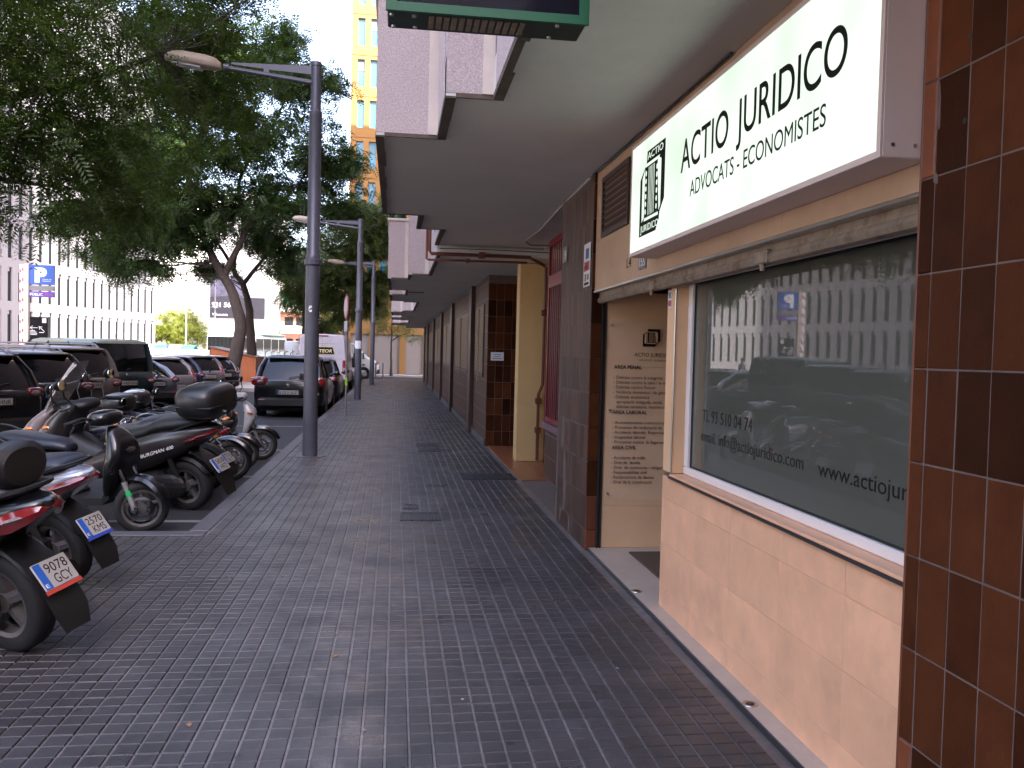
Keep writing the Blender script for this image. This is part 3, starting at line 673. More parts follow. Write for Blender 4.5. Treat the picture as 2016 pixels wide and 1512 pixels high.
plate('house_number', 'small grey number plate tucked under the end of the lit sign', 'number plate', (1.655, 5.82, 2.255), (0, -1, 0), (0, 0, 1), .17, .10, M_greyp, [('155', .14, .2, .6, .72, M_inkw)])
plate('alarm_sign', 'white and red alarm notice on the tiled pier by the door', 'notice', (1.634, 7.50, 2.255), (0, -1, 0), (0, 0, 1), .255, .375, M_paper, [], extra=((.08, .92, .36, .58, M_redp), (.3, .78, .64, .88, M_bluep), (.15, .85, .04, .1, M_ink), (.2, .45, .13, .3, M_greyp), (.55, .85, .15, .28, M_greyp), (.2, .8, .42, .45, M_inkw), (.25, .7, .49, .52, M_inkw)))
plate('warning_sticker', 'narrow red and white sticker at the top of the door jamb', 'sticker', (1.758, 5.47, 1.975), (0, -1, 0), (0, 0, 1), .075, .17, M_paper, (), .001, ((.06, .94, .68, .96, M_redp), (.15, .85, .38, .62, M_greyp), (.1, .9, .08, .3, M_redp)))
plate('paper_notice', 'white paper notice taped to the brown tiles behind the pillar', 'notice', (1.69, 15.363, 1.535), (1, 0, 0), (0, 0, 1), .235, .15, M_paper, [], .001, ((.2, .8, .68, .74, M_greyp), (.25, .7, .46, .53, M_greyp), (.14, .85, .22, .3, M_greyp)))

# ------------------------------------------------------------------ street lamps
M_lamp = mat('grey_lamp_paint', (.085, .085, .105), .42, metal=.35, var=.14, vs=3, bump=.06, bs=40, dirt=.3, ds=5, dcol=(.14, .12, .11))
M_lamphead = mat('cream_lamp_housing', (.34, .27, .21), .5, var=.08, vs=2)
M_lens = mat('lamp_lens', (.22, .20, .2), .2, var=.1)
def lamp_proto(x, y):
    r = thing('street_lamp', 'tall grey street lamp nearest to the camera, with a round sticker on its post', 'street lamp', (x, y, 0), 0, 'street lamps along the kerb')
    MB().lathe([(.0, .012), (.24, .012), (.25, .004), (.25, 0)], (0, 0, 0), 'z', 8).build('base_plate', M_lamp, r)
    MB().lathe([(.115, .012), (.112, .35), (.108, 2.93), (.13, 2.95), (.132, 3.02), (.112, 3.04), (.112, 3.09), (.098, 3.11), (.094, 5.2), (.098, 5.21), (.098, 5.27), (.078, 5.29), (.076, 5.950), (.085, 5.960), (.08, 6.020), (.0, 6.030)], (0, 0, 0), 'z', 20).build('post', M_lamp, r, smooth=True)
    a = MB().tube([(-.05, 0, 5.710), (-1.32, 0, 5.850)], [.04, .034], 10)
    a.prism([(-.06, 5.960), (-.06, 5.830), (-.70, 5.860), (-.70, 5.800), (-.78, 5.800), (-.78, 5.870), (-1.25, 5.905), (-1.25, 5.930)], 'y', -.012, .012)
    a.lathe([(.05, -1.36), (.055, -1.36), (.055, -1.28), (.05, -1.28)], (0, 0, 5.855), 'x', 12)
    a.build('arm', M_lamp, r)
    h = MB(); prof = [(-1.40, .045, .05, 5.860), (-1.46, .10, .085, 5.880), (-1.60, .135, .105, 5.900), (-1.95, .14, .105, 5.940), (-2.12, .115, .08, 5.950), (-2.20, .06, .04, 5.940)]
    def hr(x, w, hh, z):
        return [(x, w*math.copysign(abs(math.cos(t))**.6, math.cos(t)), z+hh*math.copysign(abs(math.sin(t))**.7, math.sin(t))*(1 if math.sin(t) > 0 else .85)) for t in np.linspace(0, 2*math.pi, 17)[:-1]]
    h.loft([hr(*p) for p in prof]); hd = h.build('lamp_head', M_lamphead, r, smooth=True)
    MB().loft([[(x, w*c, z) for c in (-1, 1)]+[(x, w*c, z-.03) for c in (1, -1)] for x, w, z in ((-1.68, .09, 5.825), (-1.9, .1, 5.855), (-2.1, .075, 5.890))]).build('lens', M_lens, hd)
    return r
LP = lamp_proto(-1.28, 13.6)
c2 = copy_tree(LP); c2.location = (-1.23, 29.3, 0); c2['label'] = 'second street lamp along the kerb, with a white paper label low on its post'
c3 = copy_tree(LP); c3.location = (-1.12, 42.6, 0); c3['label'] = 'third street lamp along the kerb, near the far end of the pavement'
c4 = copy_tree(LP); c4.location = (-3.4, 58, 0); c4.scale = (.9, .9, .9); c4['label'] = 'distant street lamp whose head shows beside the round traffic sign'
def post_band(lamp, z0, z1, rr, m, a0=0, a1=2*math.pi, name='paper_label'):
    MB().lathe([(rr, z0), (rr, z1)], (0, 0, 0), 'z', 16, a0=a0, a1=a1).build(name, m, lamp)
post_band(c2, 1.72, 1.98, .112, M_paper)
st = MB(); t = np.linspace(0, 2*math.pi, 15)[:-1]
def on_post(u, z, rr=.1105): a = -math.pi/2-.15+u/rr; return (rr*math.cos(a), rr*math.sin(a), z)
for k in range(14):
    a0, a1 = 2*math.pi*k/14*.8+.6, 2*math.pi*(k+1)/14*.8+.6
    st.add([on_post(.030*math.cos(a0), 2.27+.052*math.sin(a0)), on_post(.030*math.cos(a1), 2.27+.052*math.sin(a1)), on_post(.020*math.cos(a1), 2.27+.036*math.sin(a1)), on_post(.020*math.cos(a0), 2.27+.036*math.sin(a0))], [(0, 1, 2, 3)])
st.add([on_post(-.02, 2.29), on_post(.018, 2.305), on_post(.02, 2.29), on_post(-.016, 2.272)], [(0, 1, 2, 3)])
st.add([on_post(-.016, 2.24), on_post(.016, 2.262), on_post(.02, 2.245), on_post(-.01, 2.226)], [(0, 1, 2, 3)])
st.build('round_sticker', M_inkw, LP)
for z in (.95, 1.4, 2.05, 2.1): MB().cbox(.085, .13, -.05, -.02, z, z+.03, .003).build('clamp', M_lamp, LP)

# ------------------------------------------------------------------ round traffic sign seen almost edge-on
M_signred = mat('traffic_red', (.30, .03, .03), .4, var=.1); M_signw = mat('traffic_white', (.38, .34, .36), .45, var=.05)
M_galv = mat('galvanised_post', (.22, .21, .22), .5, metal=.4, var=.1, vs=6)
ts = thing('traffic_sign', 'round red rimmed traffic sign on a thin post, seen almost edge-on', 'traffic sign', (-1.2, 21.9, 0), rad(-77))
MB().tube([(0, 0, 0), (0, 0, 3.0)], .028, 10).lathe([(.05, 0), (.05, .02), (.0, .02)], (0, 0, 0), 'z', 10).build('post', M_galv, ts, smooth=True)
MB().lathe([(.0, -.045), (.29, -.045), (.30, -.035), (.30, -.03), (.0, -.03)], (0, 0, 2.72), 'y', 28).build('disc', M_signred, ts)
MB().lathe([(.0, -.049), (.225, -.049), (.228, -.0455)], (0, 0, 2.72), 'y', 28).build('disc_face', M_signw, ts)
MB().cbox(-.2, .2, -.045, -.032, 2.12, 2.38, .003).build('sub_plate', M_signw, ts)
MB().tube([(0, 0, .78), (0, 0, .98)], .033, 10).build('reflective_band', mat('lime_tape', (.35, .6, .03), .5), ts)
for x, y, lab in ((-1.16, 53.0, 'thin steel bollard by the far kerb, left of the pair'), (-.74, 53.6, 'thin steel bollard by the far kerb, right of the pair')):
    b = MB().lathe([(.045, -.1), (.045, .9), (.035, .93), (.0, .94)], (0, 0, 0), 'z', 10).build('bollard', M_lamp, smooth=True); b.location = (x, y, 0); tag(b, lab, 'bollard', 'bollards at the far crossing')
# ------------------------------------------------------------------ vehicle materials
def paint(name, col, metal=.0, rough=.28): return mat(name, col, rough, metal=metal, var=.06, vs=1.5, coat=.55, spec=.4, dirt=.2, ds=2.5, dcol=(.03, .028, .026))
P_black = paint('black_car_paint', (.0035, .0035, .0045)); P_dkgrey = paint('charcoal_car_paint', (.008, .0075, .0085), .2)
P_silver = paint('warm_silver_paint', (.17, .135, .115), .3); P_green = paint('dark_green_paint', (.007, .022, .021)); P_silver2 = paint('grey_silver_paint', (.21, .195, .20), .3)
P_navy = paint('navy_paint', (.015, .025, .075)); P_white = paint('white_van_paint', (.42, .385, .42), 0, .35); P_bw = paint('bright_white_paint', (.72, .70, .68), 0, .35)
P_grey = paint('steel_grey_paint', (.13, .14, .16), .3)
M_tyre = mat('tyre_rubber', (.0075, .007, .007), .8, var=.25, vs=15, bump=.4, bs=90)
M_rim = mat('alloy_rim', (.20, .19, .19), .35, metal=.7, var=.15, vs=9)
M_bump = mat('grey_bumper_plastic', (.018, .017, .017), .6, var=.15, vs=8)
M_tail = mat('red_tail_lens', (.20, .006, .009), .08, var=.2, vs=14, coat=1.0)
M_tailw = mat('clear_tail_lens', (.20, .17, .17), .06, var=.15, vs=20, coat=1.0)
M_amber = mat('amber_lens', (.55, .15, .01), .12, var=.1, coat=1.0)
M_headl = mat('headlamp_lens', (.05, .05, .055), .05, var=.25, vs=12, coat=1.0, spec=.8)
M_platew = mat('number_plate_white', (.38, .355, .33), .45, var=.04); M_plateb = mat('number_plate_blue', (.02, .10, .42), .4, var=.05)
M_seatbk = mat('black_vinyl_seat', (.006, .0058, .0062), .5, var=.2, vs=8, bump=.25, bs=120)
M_seatbl = mat('worn_blue_black_seat', (.009, .011, .020), .45, var=.25, vs=5, bump=.2, bs=120)
M_chr = mat('chrome_trim', (.6, .6, .62), .12, metal=1, var=.05)
M_fork = mat('polished_fork_leg', (.45, .43, .42), .3, metal=.8, var=.1, vs=10)
M_mech = mat('engine_casting', (.016, .015, .015), .5, metal=.5, var=.3, vs=12, bump=.4, bs=60)
M_screen_w = mat('smoked_windscreen', (.36, .33, .32), .06, var=.1, alpha=.5, coat=1.0)
M_mirror = mat('mirror_glass', (.75, .74, .68), .03, metal=1, var=.02)

def number_plate(parent, text, o, r, u, w=.52, h=.11, two=None, foot=None, name='number_plate', dk=None):
    """white plate with a blue band; lettering and band are its sub-parts"""
    t = MB().cbox(0, w, 0, h, 0, .012, .004).build(name, M_platew, parent); t.matrix_basis = plane_m(o, r, u)
    b = .04 if not two else .045
    MB().box(.005, b, .005, h-.005, .0122, .0128).build('blue_band', M_plateb, t)
    letter('E', M_inkw, (.012, .014, .013), (1, 0, 0), (0, 1, 0), t, h=.022, w=.018)
    if two:
        letter(two[0], M_ink, (b+.012, h*.53, .0125), (1, 0, 0), (0, 1, 0), t, h=h*.36, w=w-b-.03)
        letter(two[1], M_ink, (b+.03, h*.10, .0125), (1, 0, 0), (0, 1, 0), t, h=h*.36, w=w-b-.055)
    else: letter(text, M_ink, (b+.025, .018, .0125), (1, 0, 0), (0, 1, 0), t, h=.074, w=w-b-.055)
    if foot: MB().box(-.002, w+.002, -.022, -.001, .001, .013).build('plate_frame_strip', foot, t)
    return t

def wheel_mesh(r, w, rim_r, n=28):
    t = MB().lathe([(rim_r, -w*.42), (rim_r+.012, -w*.5), (r-.03, -w*.5), (r-.006, -w*.36), (r, 0), (r-.006, w*.36), (r-.03, w*.5), (rim_r+.012, w*.5), (rim_r, w*.42)], (0, 0, 0), 'y', n)
    return t
def rim_mesh(rim_r, w, ns=5, fat=.05):
    m = MB().lathe([(rim_r-.02, -w*.4), (rim_r+.004, -w*.46), (rim_r+.004, w*.46), (rim_r-.02, w*.4), (rim_r-.028, 0)], (0, 0, 0), 'y', 28)
    m.lathe([(.0, -w*.42), (.05, -w*.40), (.055, w*.40), (.0, w*.42)], (0, 0, 0), 'y', 14)
    for i in range(ns):
        a = 2*math.pi*i/ns+.3; c, s = math.cos(a), math.sin(a)
        m.X = Matrix(((c, 0, -s, 0), (0, 1, 0, 0), (s, 0, c, 0), (0, 0, 0, 1)))
        m.loft([[(.045, y, z) for y, z in ((-w*.3, -fat*.5), (w*.3, -fat*.5), (w*.3, fat*.5), (-w*.3, fat*.5))], [(rim_r-.015, y, z) for y, z in ((-w*.22, -fat*.35), (w*.22, -fat*.35), (w*.22, fat*.35), (-w*.22, fat*.35))]])
        m.X = None
    return m
_WM = {}
def add_wheel(parent, x, y, r, w, rim_r, ns=5, rz=0, disc=False, fat=.05):
    k = (r, w, rim_r, ns)
    if k not in _WM: _WM[k] = (wheel_mesh(r, w, rim_r).mesh('tyre', M_tyre, True, 50), rim_mesh(rim_r, w, ns, fat).mesh('rim', M_rim))
    o = link('wheel', _WM[k][0], parent, (x, y, r)); o.rotation_euler.z = rz
    link('rim', _WM[k][1], o)
    return o

# ------------------------------------------------------------------ cars
def sec(x, hw, zb, zm, zt, crown=.0):
    """half-round body cross-section at station x"""
    h = [(0, zb), (hw*.80, zb), (hw*.95, zb+.05), (hw*.985, zb+.16), (hw, zm), (hw*.99, zt-.14), (hw*.965, zt-.05), (hw*.92, zt), (0, zt+crown)]
    return [(x, y, z) for y, z in h]+[(x, -y, z) for y, z in h[-2:0:-1]]
def car(label, loc, head, body, plate, L=4.4, Wd=1.8, H=1.52, belt=.92, rear_rake=.35, bon=.95, glass_x=(None, None), tail='side', roof=None, rails=False, group='cars parked in the slanted bays', cat='car', name='parked_car', tailm=None,
        wr=.31, rear_top=None, bumper=M_bump, spoiler=True, hw_top=.74, badge=True, plate_z=.72, rear_bulge=.06, antenna=False, wiper=True, chrome=False, tail_z=.9, tall_tail=False, extra=None, ts=1.0):
    r = thing(name, label, cat, (loc[0], loc[1], -.14), head, group)
    hw = Wd/2; xr, xf = -L/2, L/2
    zb = .24
    st = [(xr+.02, .86, zb+.12, .55, belt-.08), (xr+.06, .93, zb+.06, .55, belt-.03), (xr+.2, .975, zb, .55, belt), (xr+.7, 1, zb-.04, .55, belt+.01), (0, 1, zb-.05, .55, belt-.01), (xf-1.25, 1, zb-.04, .53, bon), (xf-.55, .96, zb-.02, .5, bon-.10), (xf-.18, .86, zb, .45, bon-.22), (xf-.02, .66, zb+.08, .42, bon-.36)]
    b = MB(); b.loft([sec(x, hw*k, zz, zm, zt, .015) for x, k, zz, zm, zt in st]); bd = b.build('body', body, r, smooth=True, angle=48)
    # greenhouse: glass loft with painted roof and pillars
    xb0 = xr+.10; xb1 = xf-1.15; xt0 = xr+.10+rear_rake if rear_top is None else rear_top; xt1 = xf-1.15-.95
    if glass_x[1] is not None: xb1, xt1 = glass_x
    def ring(x0, x1, hw0, hw1, z, c=.16):
        return [(x0+c*.5, -hw0+.02, z), (x0, -hw0+c, z), (x0-.03, 0, z), (x0, hw0-c, z), (x0+c*.5, hw0-.02, z), (x0*.5+x1*.5, hw0, z), (x1-c, hw1, z), (x1, hw1-c*1.2, z), (x1+.10, 0, z), (x1, -hw1+c*1.2, z), (x1-c, -hw1, z), (x0*.5+x1*.5, -hw0, z)]
    hb, ht = hw*.91, hw*hw_top
    g_ = MB(); lv = []
    for k in (0, .35, .7, .93):
        e = k**1.25
        lv.append(ring(xb0+(xt0-xb0)*e, xb1+(xt1-xb1)*k, hb+(ht-hb)*e, hb*.94+(ht*.95-hb*.94)*e, belt-.02+(H-.05-belt+.02)*k))
    g_.loft(lv); g_.build('window_band', M_dkglass, r, smooth=True, angle=60)
    rm = MB(); rm.loft([ring(xt0-.035-.06*rear_rake, xt1+.06, ht+.035, ht*.95+.03, H-.115), ring(xt0-.02, xt1+.02, ht+.01, ht*.95, H-.05), ring(xt0+.10, xt1-.12, ht-.13, ht-.16, H-.008), ring(xt0+.4, xt1-.4, ht-.4, ht-.42, H)])
    rf = rm.build('roof', roof or body, r, smooth=True, angle=60)
    if spoiler: MB().cbox(xt0-.13, xt0+.1, -ht+.1, ht-.1, H-.10, H-.055, .015).build('spoiler', body, rf)
    for s in (-1, 1):
        MB().tube([(xb0+.035, s*(hb-.05), belt-.02), (xb0+.035+(xt0-xb0)*.4, s*(hb+(ht-hb)*.35-.03), belt+(H-belt)*.45), (xt0+.03, s*(ht-.02), H-.10)], [.085, .065, .055], 8).build('rear_pillar', body, r, smooth=True)
        MB().tube([(xb1-.1, s*(hb*.92-.02), belt-.02), (xt1-.02, s*(ht*.95-.02), H-.08)], .04, 6).build('front_pillar', body, r, smooth=True)
        for q in (.36, .66):
            xa = xb0+(xb1-xb0)*q; xc = xt0+(xt1-xt0)*q
            MB().tube([(xa, s*(hb+.0), belt-.02), (xc, s*(ht+.01), H-.09)], .035, 6).build('door_pillar', body, r, smooth=True)
    # rear details
    MB().cbox(xr-.05, xr+.12, -hw*.84, hw*.84, .27, .52, .05).build('bumper', bumper, r, smooth=True)
    MB().cbox(xr-.022, xr+.02, -.33, .33, plate_z-.09, plate_z+.09, .02).build('plate_recess', bumper, bd)
    number_plate(r, plate, (xr-.024, .26, plate_z-.055), (0, -1, 0), (0, 0, 1))
    MB().cbox(xr-.03, xr+.02, -.16, .16, plate_z+.10, plate_z+.125, .006).build('tailgate_handle', M_chr if chrome else bumper, bd)
    for s in (-1, 1):
        if tall_tail:
            tl = MB().tube([(xb0-.03, s*hw*.84, belt-.22), (xb0+.03, s*hw*.83, belt), (xb0+.05+(xt0-xb0)*.45, s*(hb+(ht-hb)*.42), belt+(H-belt)*.5), (xt0+.0, s*(ht-.0), H-.10)], [.085, .08, .06, .045], 8).build('tail_light', M_tail, r, smooth=True)
        else:
            tl = MB().ell((xr+.085, s*hw*.80, tail_z-.06), (.09, .15*ts, .085*ts), 12, 8, e=.6).build('tail_light', M_tail, r, smooth=True)
            MB().ell((xr-.002, s*hw*.77, tail_z-.07), (.03, .09, .045), 10, 6).build('reversing_lens', M_tailw, tl, smooth=True)
        MB().ell((xf-.22, s*hw*.62, bon-.27), (.16, .17, .07), 10, 6).build('headlight', M_headl, r, smooth=True)
        MB().cbox(xr-.055, xr-.02, s*hw*.72-.10, s*hw*.72+.10, .44, .475, .008).build('reflector', M_tail, r)
        MB().tube([(xb1-.25, s*hb, belt+.06), (xb1-.22, s*(hw+.07), belt+.08)], .025, 6).ell((xb1-.22, s*(hw+.11), belt+.10), (.07, .10, .07), 10, 6).build('door_mirror', body, r, smooth=True)
        if rails: MB().tube([(xt0+.12, s*(ht-.1), H-.03), (xt0+.25, s*(ht-.1), H+.045), (xt1-.4, s*(ht-.12), H+.045), (xt1-.2, s*(ht-.12), H-.02)], .018, 6).build('roof_rail', M_galv, rf, smooth=True)
    if wiper: MB().tube([(xb0-.035, 0, belt+.04), (xb0+.03, -.32, belt+.10)], .012, 5).build('rear_wiper', M_black, r)
    if chrome: MB().tube([(xb0-.015, -hb*.75, belt+.03), (xb0-.05, -.2, belt-.055), (xb0-.05, .2, belt-.055), (xb0-.015, hb*.75, belt+.03)], .012, 6).build('chrome_strip', M_chr, r, smooth=True)
    if badge: MB().lathe([(.0, xr+.0), (.045, xr+.002), (.05, xr+.03)], (0, 0, plate_z+.20), 'x', 14).build('badge', M_chr, bd)
    if antenna: MB().tube([(xt0+.25, 0, H-.01), (xt0+.12, 0, H+.16)], .006, 5).build('antenna', M_black, rf)
    MB().tube([(xr-.03, -hw*.55, .25), (xr+.2, -hw*.55, .25)], .04, 10).build('exhaust', M_mech, r)
    for x in (xr+.82, xf-.85):
        for s in (-1, 1):
            MB().lathe([(wr+.055, s*(hw-.22)), (wr+.06, s*(hw+.004)), (wr-.02, s*(hw+.006)), (wr-.03, s*(hw-.1))], (x, 0, wr), 'y', 20).build('wheel_arch', M_black, r)
            add_wheel(r, x, s*(hw-.095), wr, .20, wr*.66)
    MB().box(xr+.3, xf-.3, -hw*.8, hw*.8, .16, .25).build('underbody', M_black, r)
    if extra: extra(r, dict(xr=xr, xf=xf, hw=hw, belt=belt, H=H, xt0=xt0, xb0=xb0))
    return r
HD = math.atan2(.53, -.85)
def slot(xc, yc, L, hw):
    """centre of a car whose rear right corner stands at (xc, yc)"""
    d = Vector((-.85, .53)); d.normalize(); rt = Vector((d.y, -d.x))
    c = Vector((xc, yc))+d*(L/2)-rt*hw*.93
    return (c.x, c.y)
GR = 'cars parked in the slanted bays'
car('black estate car with tall tailgate and red lamps, leftmost in the slanted row', slot(-6.02, 15.9, 4.5, .92), HD, P_dkgrey, '1152 HNK', L=4.5, Wd=1.84, H=1.62, belt=1.0, rails=True, bumper=M_bump, plate_z=.80, tail_z=1.0, wr=.34)
car('black off-roader with chrome strip under its rear window, behind the leftmost car', slot(-6.0, 18.35, 4.6, .9), HD, P_black, '2474 GBX', L=4.6, Wd=1.8, H=1.64, belt=1.04, rails=True, chrome=True, plate_z=.80, tail_z=1.0, antenna=True, wr=.34)
car('beige silver people carrier with roof rails beside the dark green van', slot(-6.18, 20.75, 4.6, .9), HD, P_silver, '4716 BXN', L=4.6, Wd=1.8, H=1.74, belt=1.06, rails=True, rear_rake=.28, plate_z=.88, tail_z=.98, hw_top=.80, bumper=P_silver)
def van_extra(r, d):
    MB().cbox(d['xr']+.9, d['xr']+2.1, -d['hw']*.905-.008, -d['hw']*.88, 1.12, 1.55, .01).cbox(d['xr']+.9, d['xr']+2.1, d['hw']*.88, d['hw']*.905+.008, 1.12, 1.55, .01).build('side_window', M_dkglass, r)
car('dark green passenger van with a big rear window, taller than the cars around', slot(-6.13, 23.4, 4.7, .95), HD, P_green, '1643 FXN', L=4.7, Wd=1.9, H=1.93, belt=1.13, rear_rake=.14, plate_z=.84, tail_z=.95, hw_top=.86, spoiler=False, cat='van', name='parked_van', roof=paint('pale_green_roof', (.16, .19, .14)), bumper=M_bump, chrome=False, extra=van_extra)
car('grey saloon squeezed between the green van and the white hatchback', slot(-6.15, 25.9, 4.3, .86), HD, P_grey, '6203 DHT', L=4.3, Wd=1.72, H=1.42, belt=.90, rear_rake=.75, plate_z=.72)
car('silver white hatchback with upright red lamps beside its rear window', slot(-6.15, 28.2, 4.2, .86), HD, P_silver2, '0962 DZH', L=4.2, Wd=1.74, H=1.46, belt=.92, rear_rake=.42, tall_tail=True, bumper=P_silver2, plate_z=.55)
car('navy blue hatchback half hidden between two silver cars', slot(-6.4, 30.5, 4.2, .86), HD, P_navy, '8314 CVL', L=4.2, Wd=1.72, H=1.47, belt=.92, rear_rake=.4, tall_tail=False)
car('small silver estate with red lamps up the rear pillars, near the orange hut', slot(-6.15, 32.8, 4.3, .86), HD, P_silver2, '7348 DLX', L=4.3, Wd=1.74, H=1.50, belt=.95, rear_rake=.3, tall_tail=True, bumper=P_silver2)
car('black hatchback at the far end of the slanted row beside the orange hut', slot(-6.05, 35.2, 4.1, .85), HD, P_black, '5591 CNC', L=4.1, Wd=1.72, H=1.46, belt=.93, rear_rake=.4)
KG = 'cars parked along the kerb'
NY = math.pi/2
car('glossy black crossover parked along the kerb beyond the motorcycles', (-2.74, 25.2), NY, P_black, '1252 JLZ', L=4.4, Wd=1.84, H=1.62, belt=1.0, rear_rake=.55, plate_z=.66, tail_z=1.0, group=KG, bumper=M_bump, wr=.34, antenna=True, ts=1.45)
car('dark grey hatchback parked along the kerb ahead of the black crossover', (-2.70, 30.6), NY, P_dkgrey, '3380 HKV', L=4.1, Wd=1.76, H=1.5, belt=.94, group=KG)
car('small silver car parked along the kerb ahead of the white van', (-2.65, 46.4), NY, P_silver2, '9127 FGM', L=4.0, Wd=1.7, H=1.5, belt=.95, group=KG, tall_tail=True)

# ------------------------------------------------------------------ vans
def panel_van(label, loc, head, body, L=5.6, Wd=2.05, H=2.45, text=False, z=-.14, group='white delivery vans'):
    r = thing('delivery_van', label, 'van', (loc[0], loc[1], z), head, group); hw = Wd/2; xr, xf = -L/2, L/2
    def s2(x, k, zb, zt, tk): 
        h = [(0, zb), (hw*k*.9, zb), (hw*k, zb+.1), (hw*k, 1.15), (hw*k*.985, 1.35), (hw*tk, zt-.16), (hw*tk-.1, zt-.03), (0, zt)]
        return [(x, y, q) for y, q in h]+[(x, -y, q) for y, q in h[-2:0:-1]]
    bd = MB().loft([s2(xr, .95, .42, H-.04, .85), s2(xr+.06, .99, .38, H, .89), s2(xr+1, 1, .34, H+.02, .9), s2(xf-1.9, 1, .34, H+.02, .9), s2(xf-1.62, 1, .34, H-.02, .9)]).build('body', body, r, smooth=True, angle=45)
    def s3(x, k, zt, tk):
        h = [(0, .34), (hw*k*.9, .34), (hw*k, .45), (hw*k, .95), (hw*k*.98, min(1.2, zt-.08)), (hw*tk, zt-.06), (hw*tk-.08, zt-.01), (0, zt)]
        return [(x, y, q) for y, q in h]+[(x, -y, q) for y, q in h[-2:0:-1]]
    MB().loft([s3(xf-1.62, .999, H-.05, .88), s3(xf-1.35, .99, H-.25, .86), s3(xf-.75, .98, 1.42, .86), s3(xf-.25, .92, 1.18, .8), s3(xf-.05, .82, .98, .7), s3(xf, .76, .8, .68)]).build('cab', body, r, smooth=True, angle=45)
    for s in (-1, 1):
        MB().add([(xf-1.55, s*(hw*.985+.004), 1.28), (xf-.85, s*(hw*.97+.004), 1.28), (xf-1.28, s*(hw*.88+.012), 2.0), (xf-1.55, s*(hw*.89+.012), 2.05)], [(0, 1, 2, 3) if s < 0 else (3, 2, 1, 0)]).build('side_window', M_dkglass, r)
        MB().cbox(xf-1.02, xf-.92, s*(hw+.12)-.09, s*(hw+.12)+.09, 1.3, 1.68, .03).tube([(xf-.98, s*hw*.95, 1.4), (xf-.98, s*(hw+.1), 1.42)], .02, 6).build('door_mirror', M_black, r)
        tl = MB().cbox(xr-.02, xr+.06, s*hw*.9-.085, s*hw*.9+.085, .78, 1.38, .02).build('tail_light', M_tail, r)
        MB().cbox(xr-.026, xr+.0, s*hw*.9-.06, s*hw*.9+.06, .92, 1.05, .006).build('reversing_lens', M_tailw, tl)
        MB().ell((xf-.2, s*hw*.72, .95), (.2, .18, .14), 10, 6).build('headlight', M_headl, r, smooth=True)
        for x in (xr+1.0, xf-.95):
            MB().lathe([(.42, s*(hw-.25)), (.425, s*(hw+.004)), (.33, s*(hw+.006)), (.32, s*(hw-.1))], (x, 0, .35), 'y', 20).build('wheel_arch', M_black, r)
            add_wheel(r, x, s*(hw-.115), .35, .22, .22)
        MB().cbox(xr-.012, xr+.03, s*hw*.965-.03, s*hw*.965+.03, 1.62, 1.78, .006).cbox(xr-.012, xr+.03, s*hw*.965-.03, s*hw*.965+.03, .95+.5, 1.12+.5, .006).build('door_hinge', body, r)
    MB().add([(xf-1.42, -hw*.78, 2.08), (xf-1.42, hw*.78, 2.08), (xf-.80, hw*.80, 1.46), (xf-.80, -hw*.80, 1.46)], [(0, 3, 2, 1)]).build('windscreen', M_dkglass, r)
    MB().cbox(xr-.07, xr+.2, -hw*.97, hw*.97, .36, .58, .03).build('bumper', M_bump, r)
    MB().cbox(xf-.25, xf+.06, -hw*.85, hw*.85, .32, .62, .05).build('front_bumper', M_bump, r)
    seam = MB().box(xr-.006, xr+.01, -.006, .006, .6, H-.12).box(xr-.006, xr+.01, -hw*.82, -.006, 1.42, 1.428).box(xr-.006, xr+.01, .006, hw*.82, 1.42, 1.428).box(xr-.006, xr+.01, -hw*.80, hw*.8, H-.40, H-.392)
    seam.build('door_seam', M_greyp, bd)
    MB().cbox(xr-.03, xr+.02, -.25, .25, H-.1, H-.05, .01).build('brake_light', M_tail, r)
    MB().cbox(xr-.02, xr, .05, .2, 1.05, 1.12, .01).build('door_handle', M_black, r)
    if text:
        bnd = MB().prism([(-.50, 1.62), (-.42, 1.90), (.56, 1.90), (.48, 1.62)], 'x', xr-.018, xr-.006).build('name_band', M_ink, r)
        e = MB()
        for q in (((-.52, 1.60), (-.43, 1.92), (.58, 1.92), (.49, 1.60)),): e.prism(list(q), 'x', xr-.0115, xr-.004)
        e.build('band_edge', mat('gold_vinyl', (.5, .33, .03), .4), bnd)
        gold = mat('pale_gold_print', (.7, .6, .3), .4)
        letters('METEOR', gold, (xr-.0185, .40, 1.685), (0, -1, 0), (0, 0, 1), bnd, h=.135, w=.80, bold=.02, slant=.2)
        letter('URGENT', M_bluep, (xr-.0065, -.06, 1.43), (0, -1, 0), (0, 0, 1), r, h=.07, w=.42)
        MB().lathe([(.05, xr-.012), (.085, xr-.014), (.1, xr-.002)], (0, -.52, 1.03), 'x', 16).build('badge', M_chr, r)
        number_plate(r, '4408 JBN', (xr-.075, .26, .41), (0, -1, 0), (0, 0, 1))
    return r
panel_van('white panel van with a black and gold name band on its rear doors', (-3.02, 39.5), NY, P_white, text=True)
panel_van('white van with a sloping bonnet crossing at the far end of the street', (-4.0, 56.9), 0.0, P_bw, L=5.9, H=2.3)

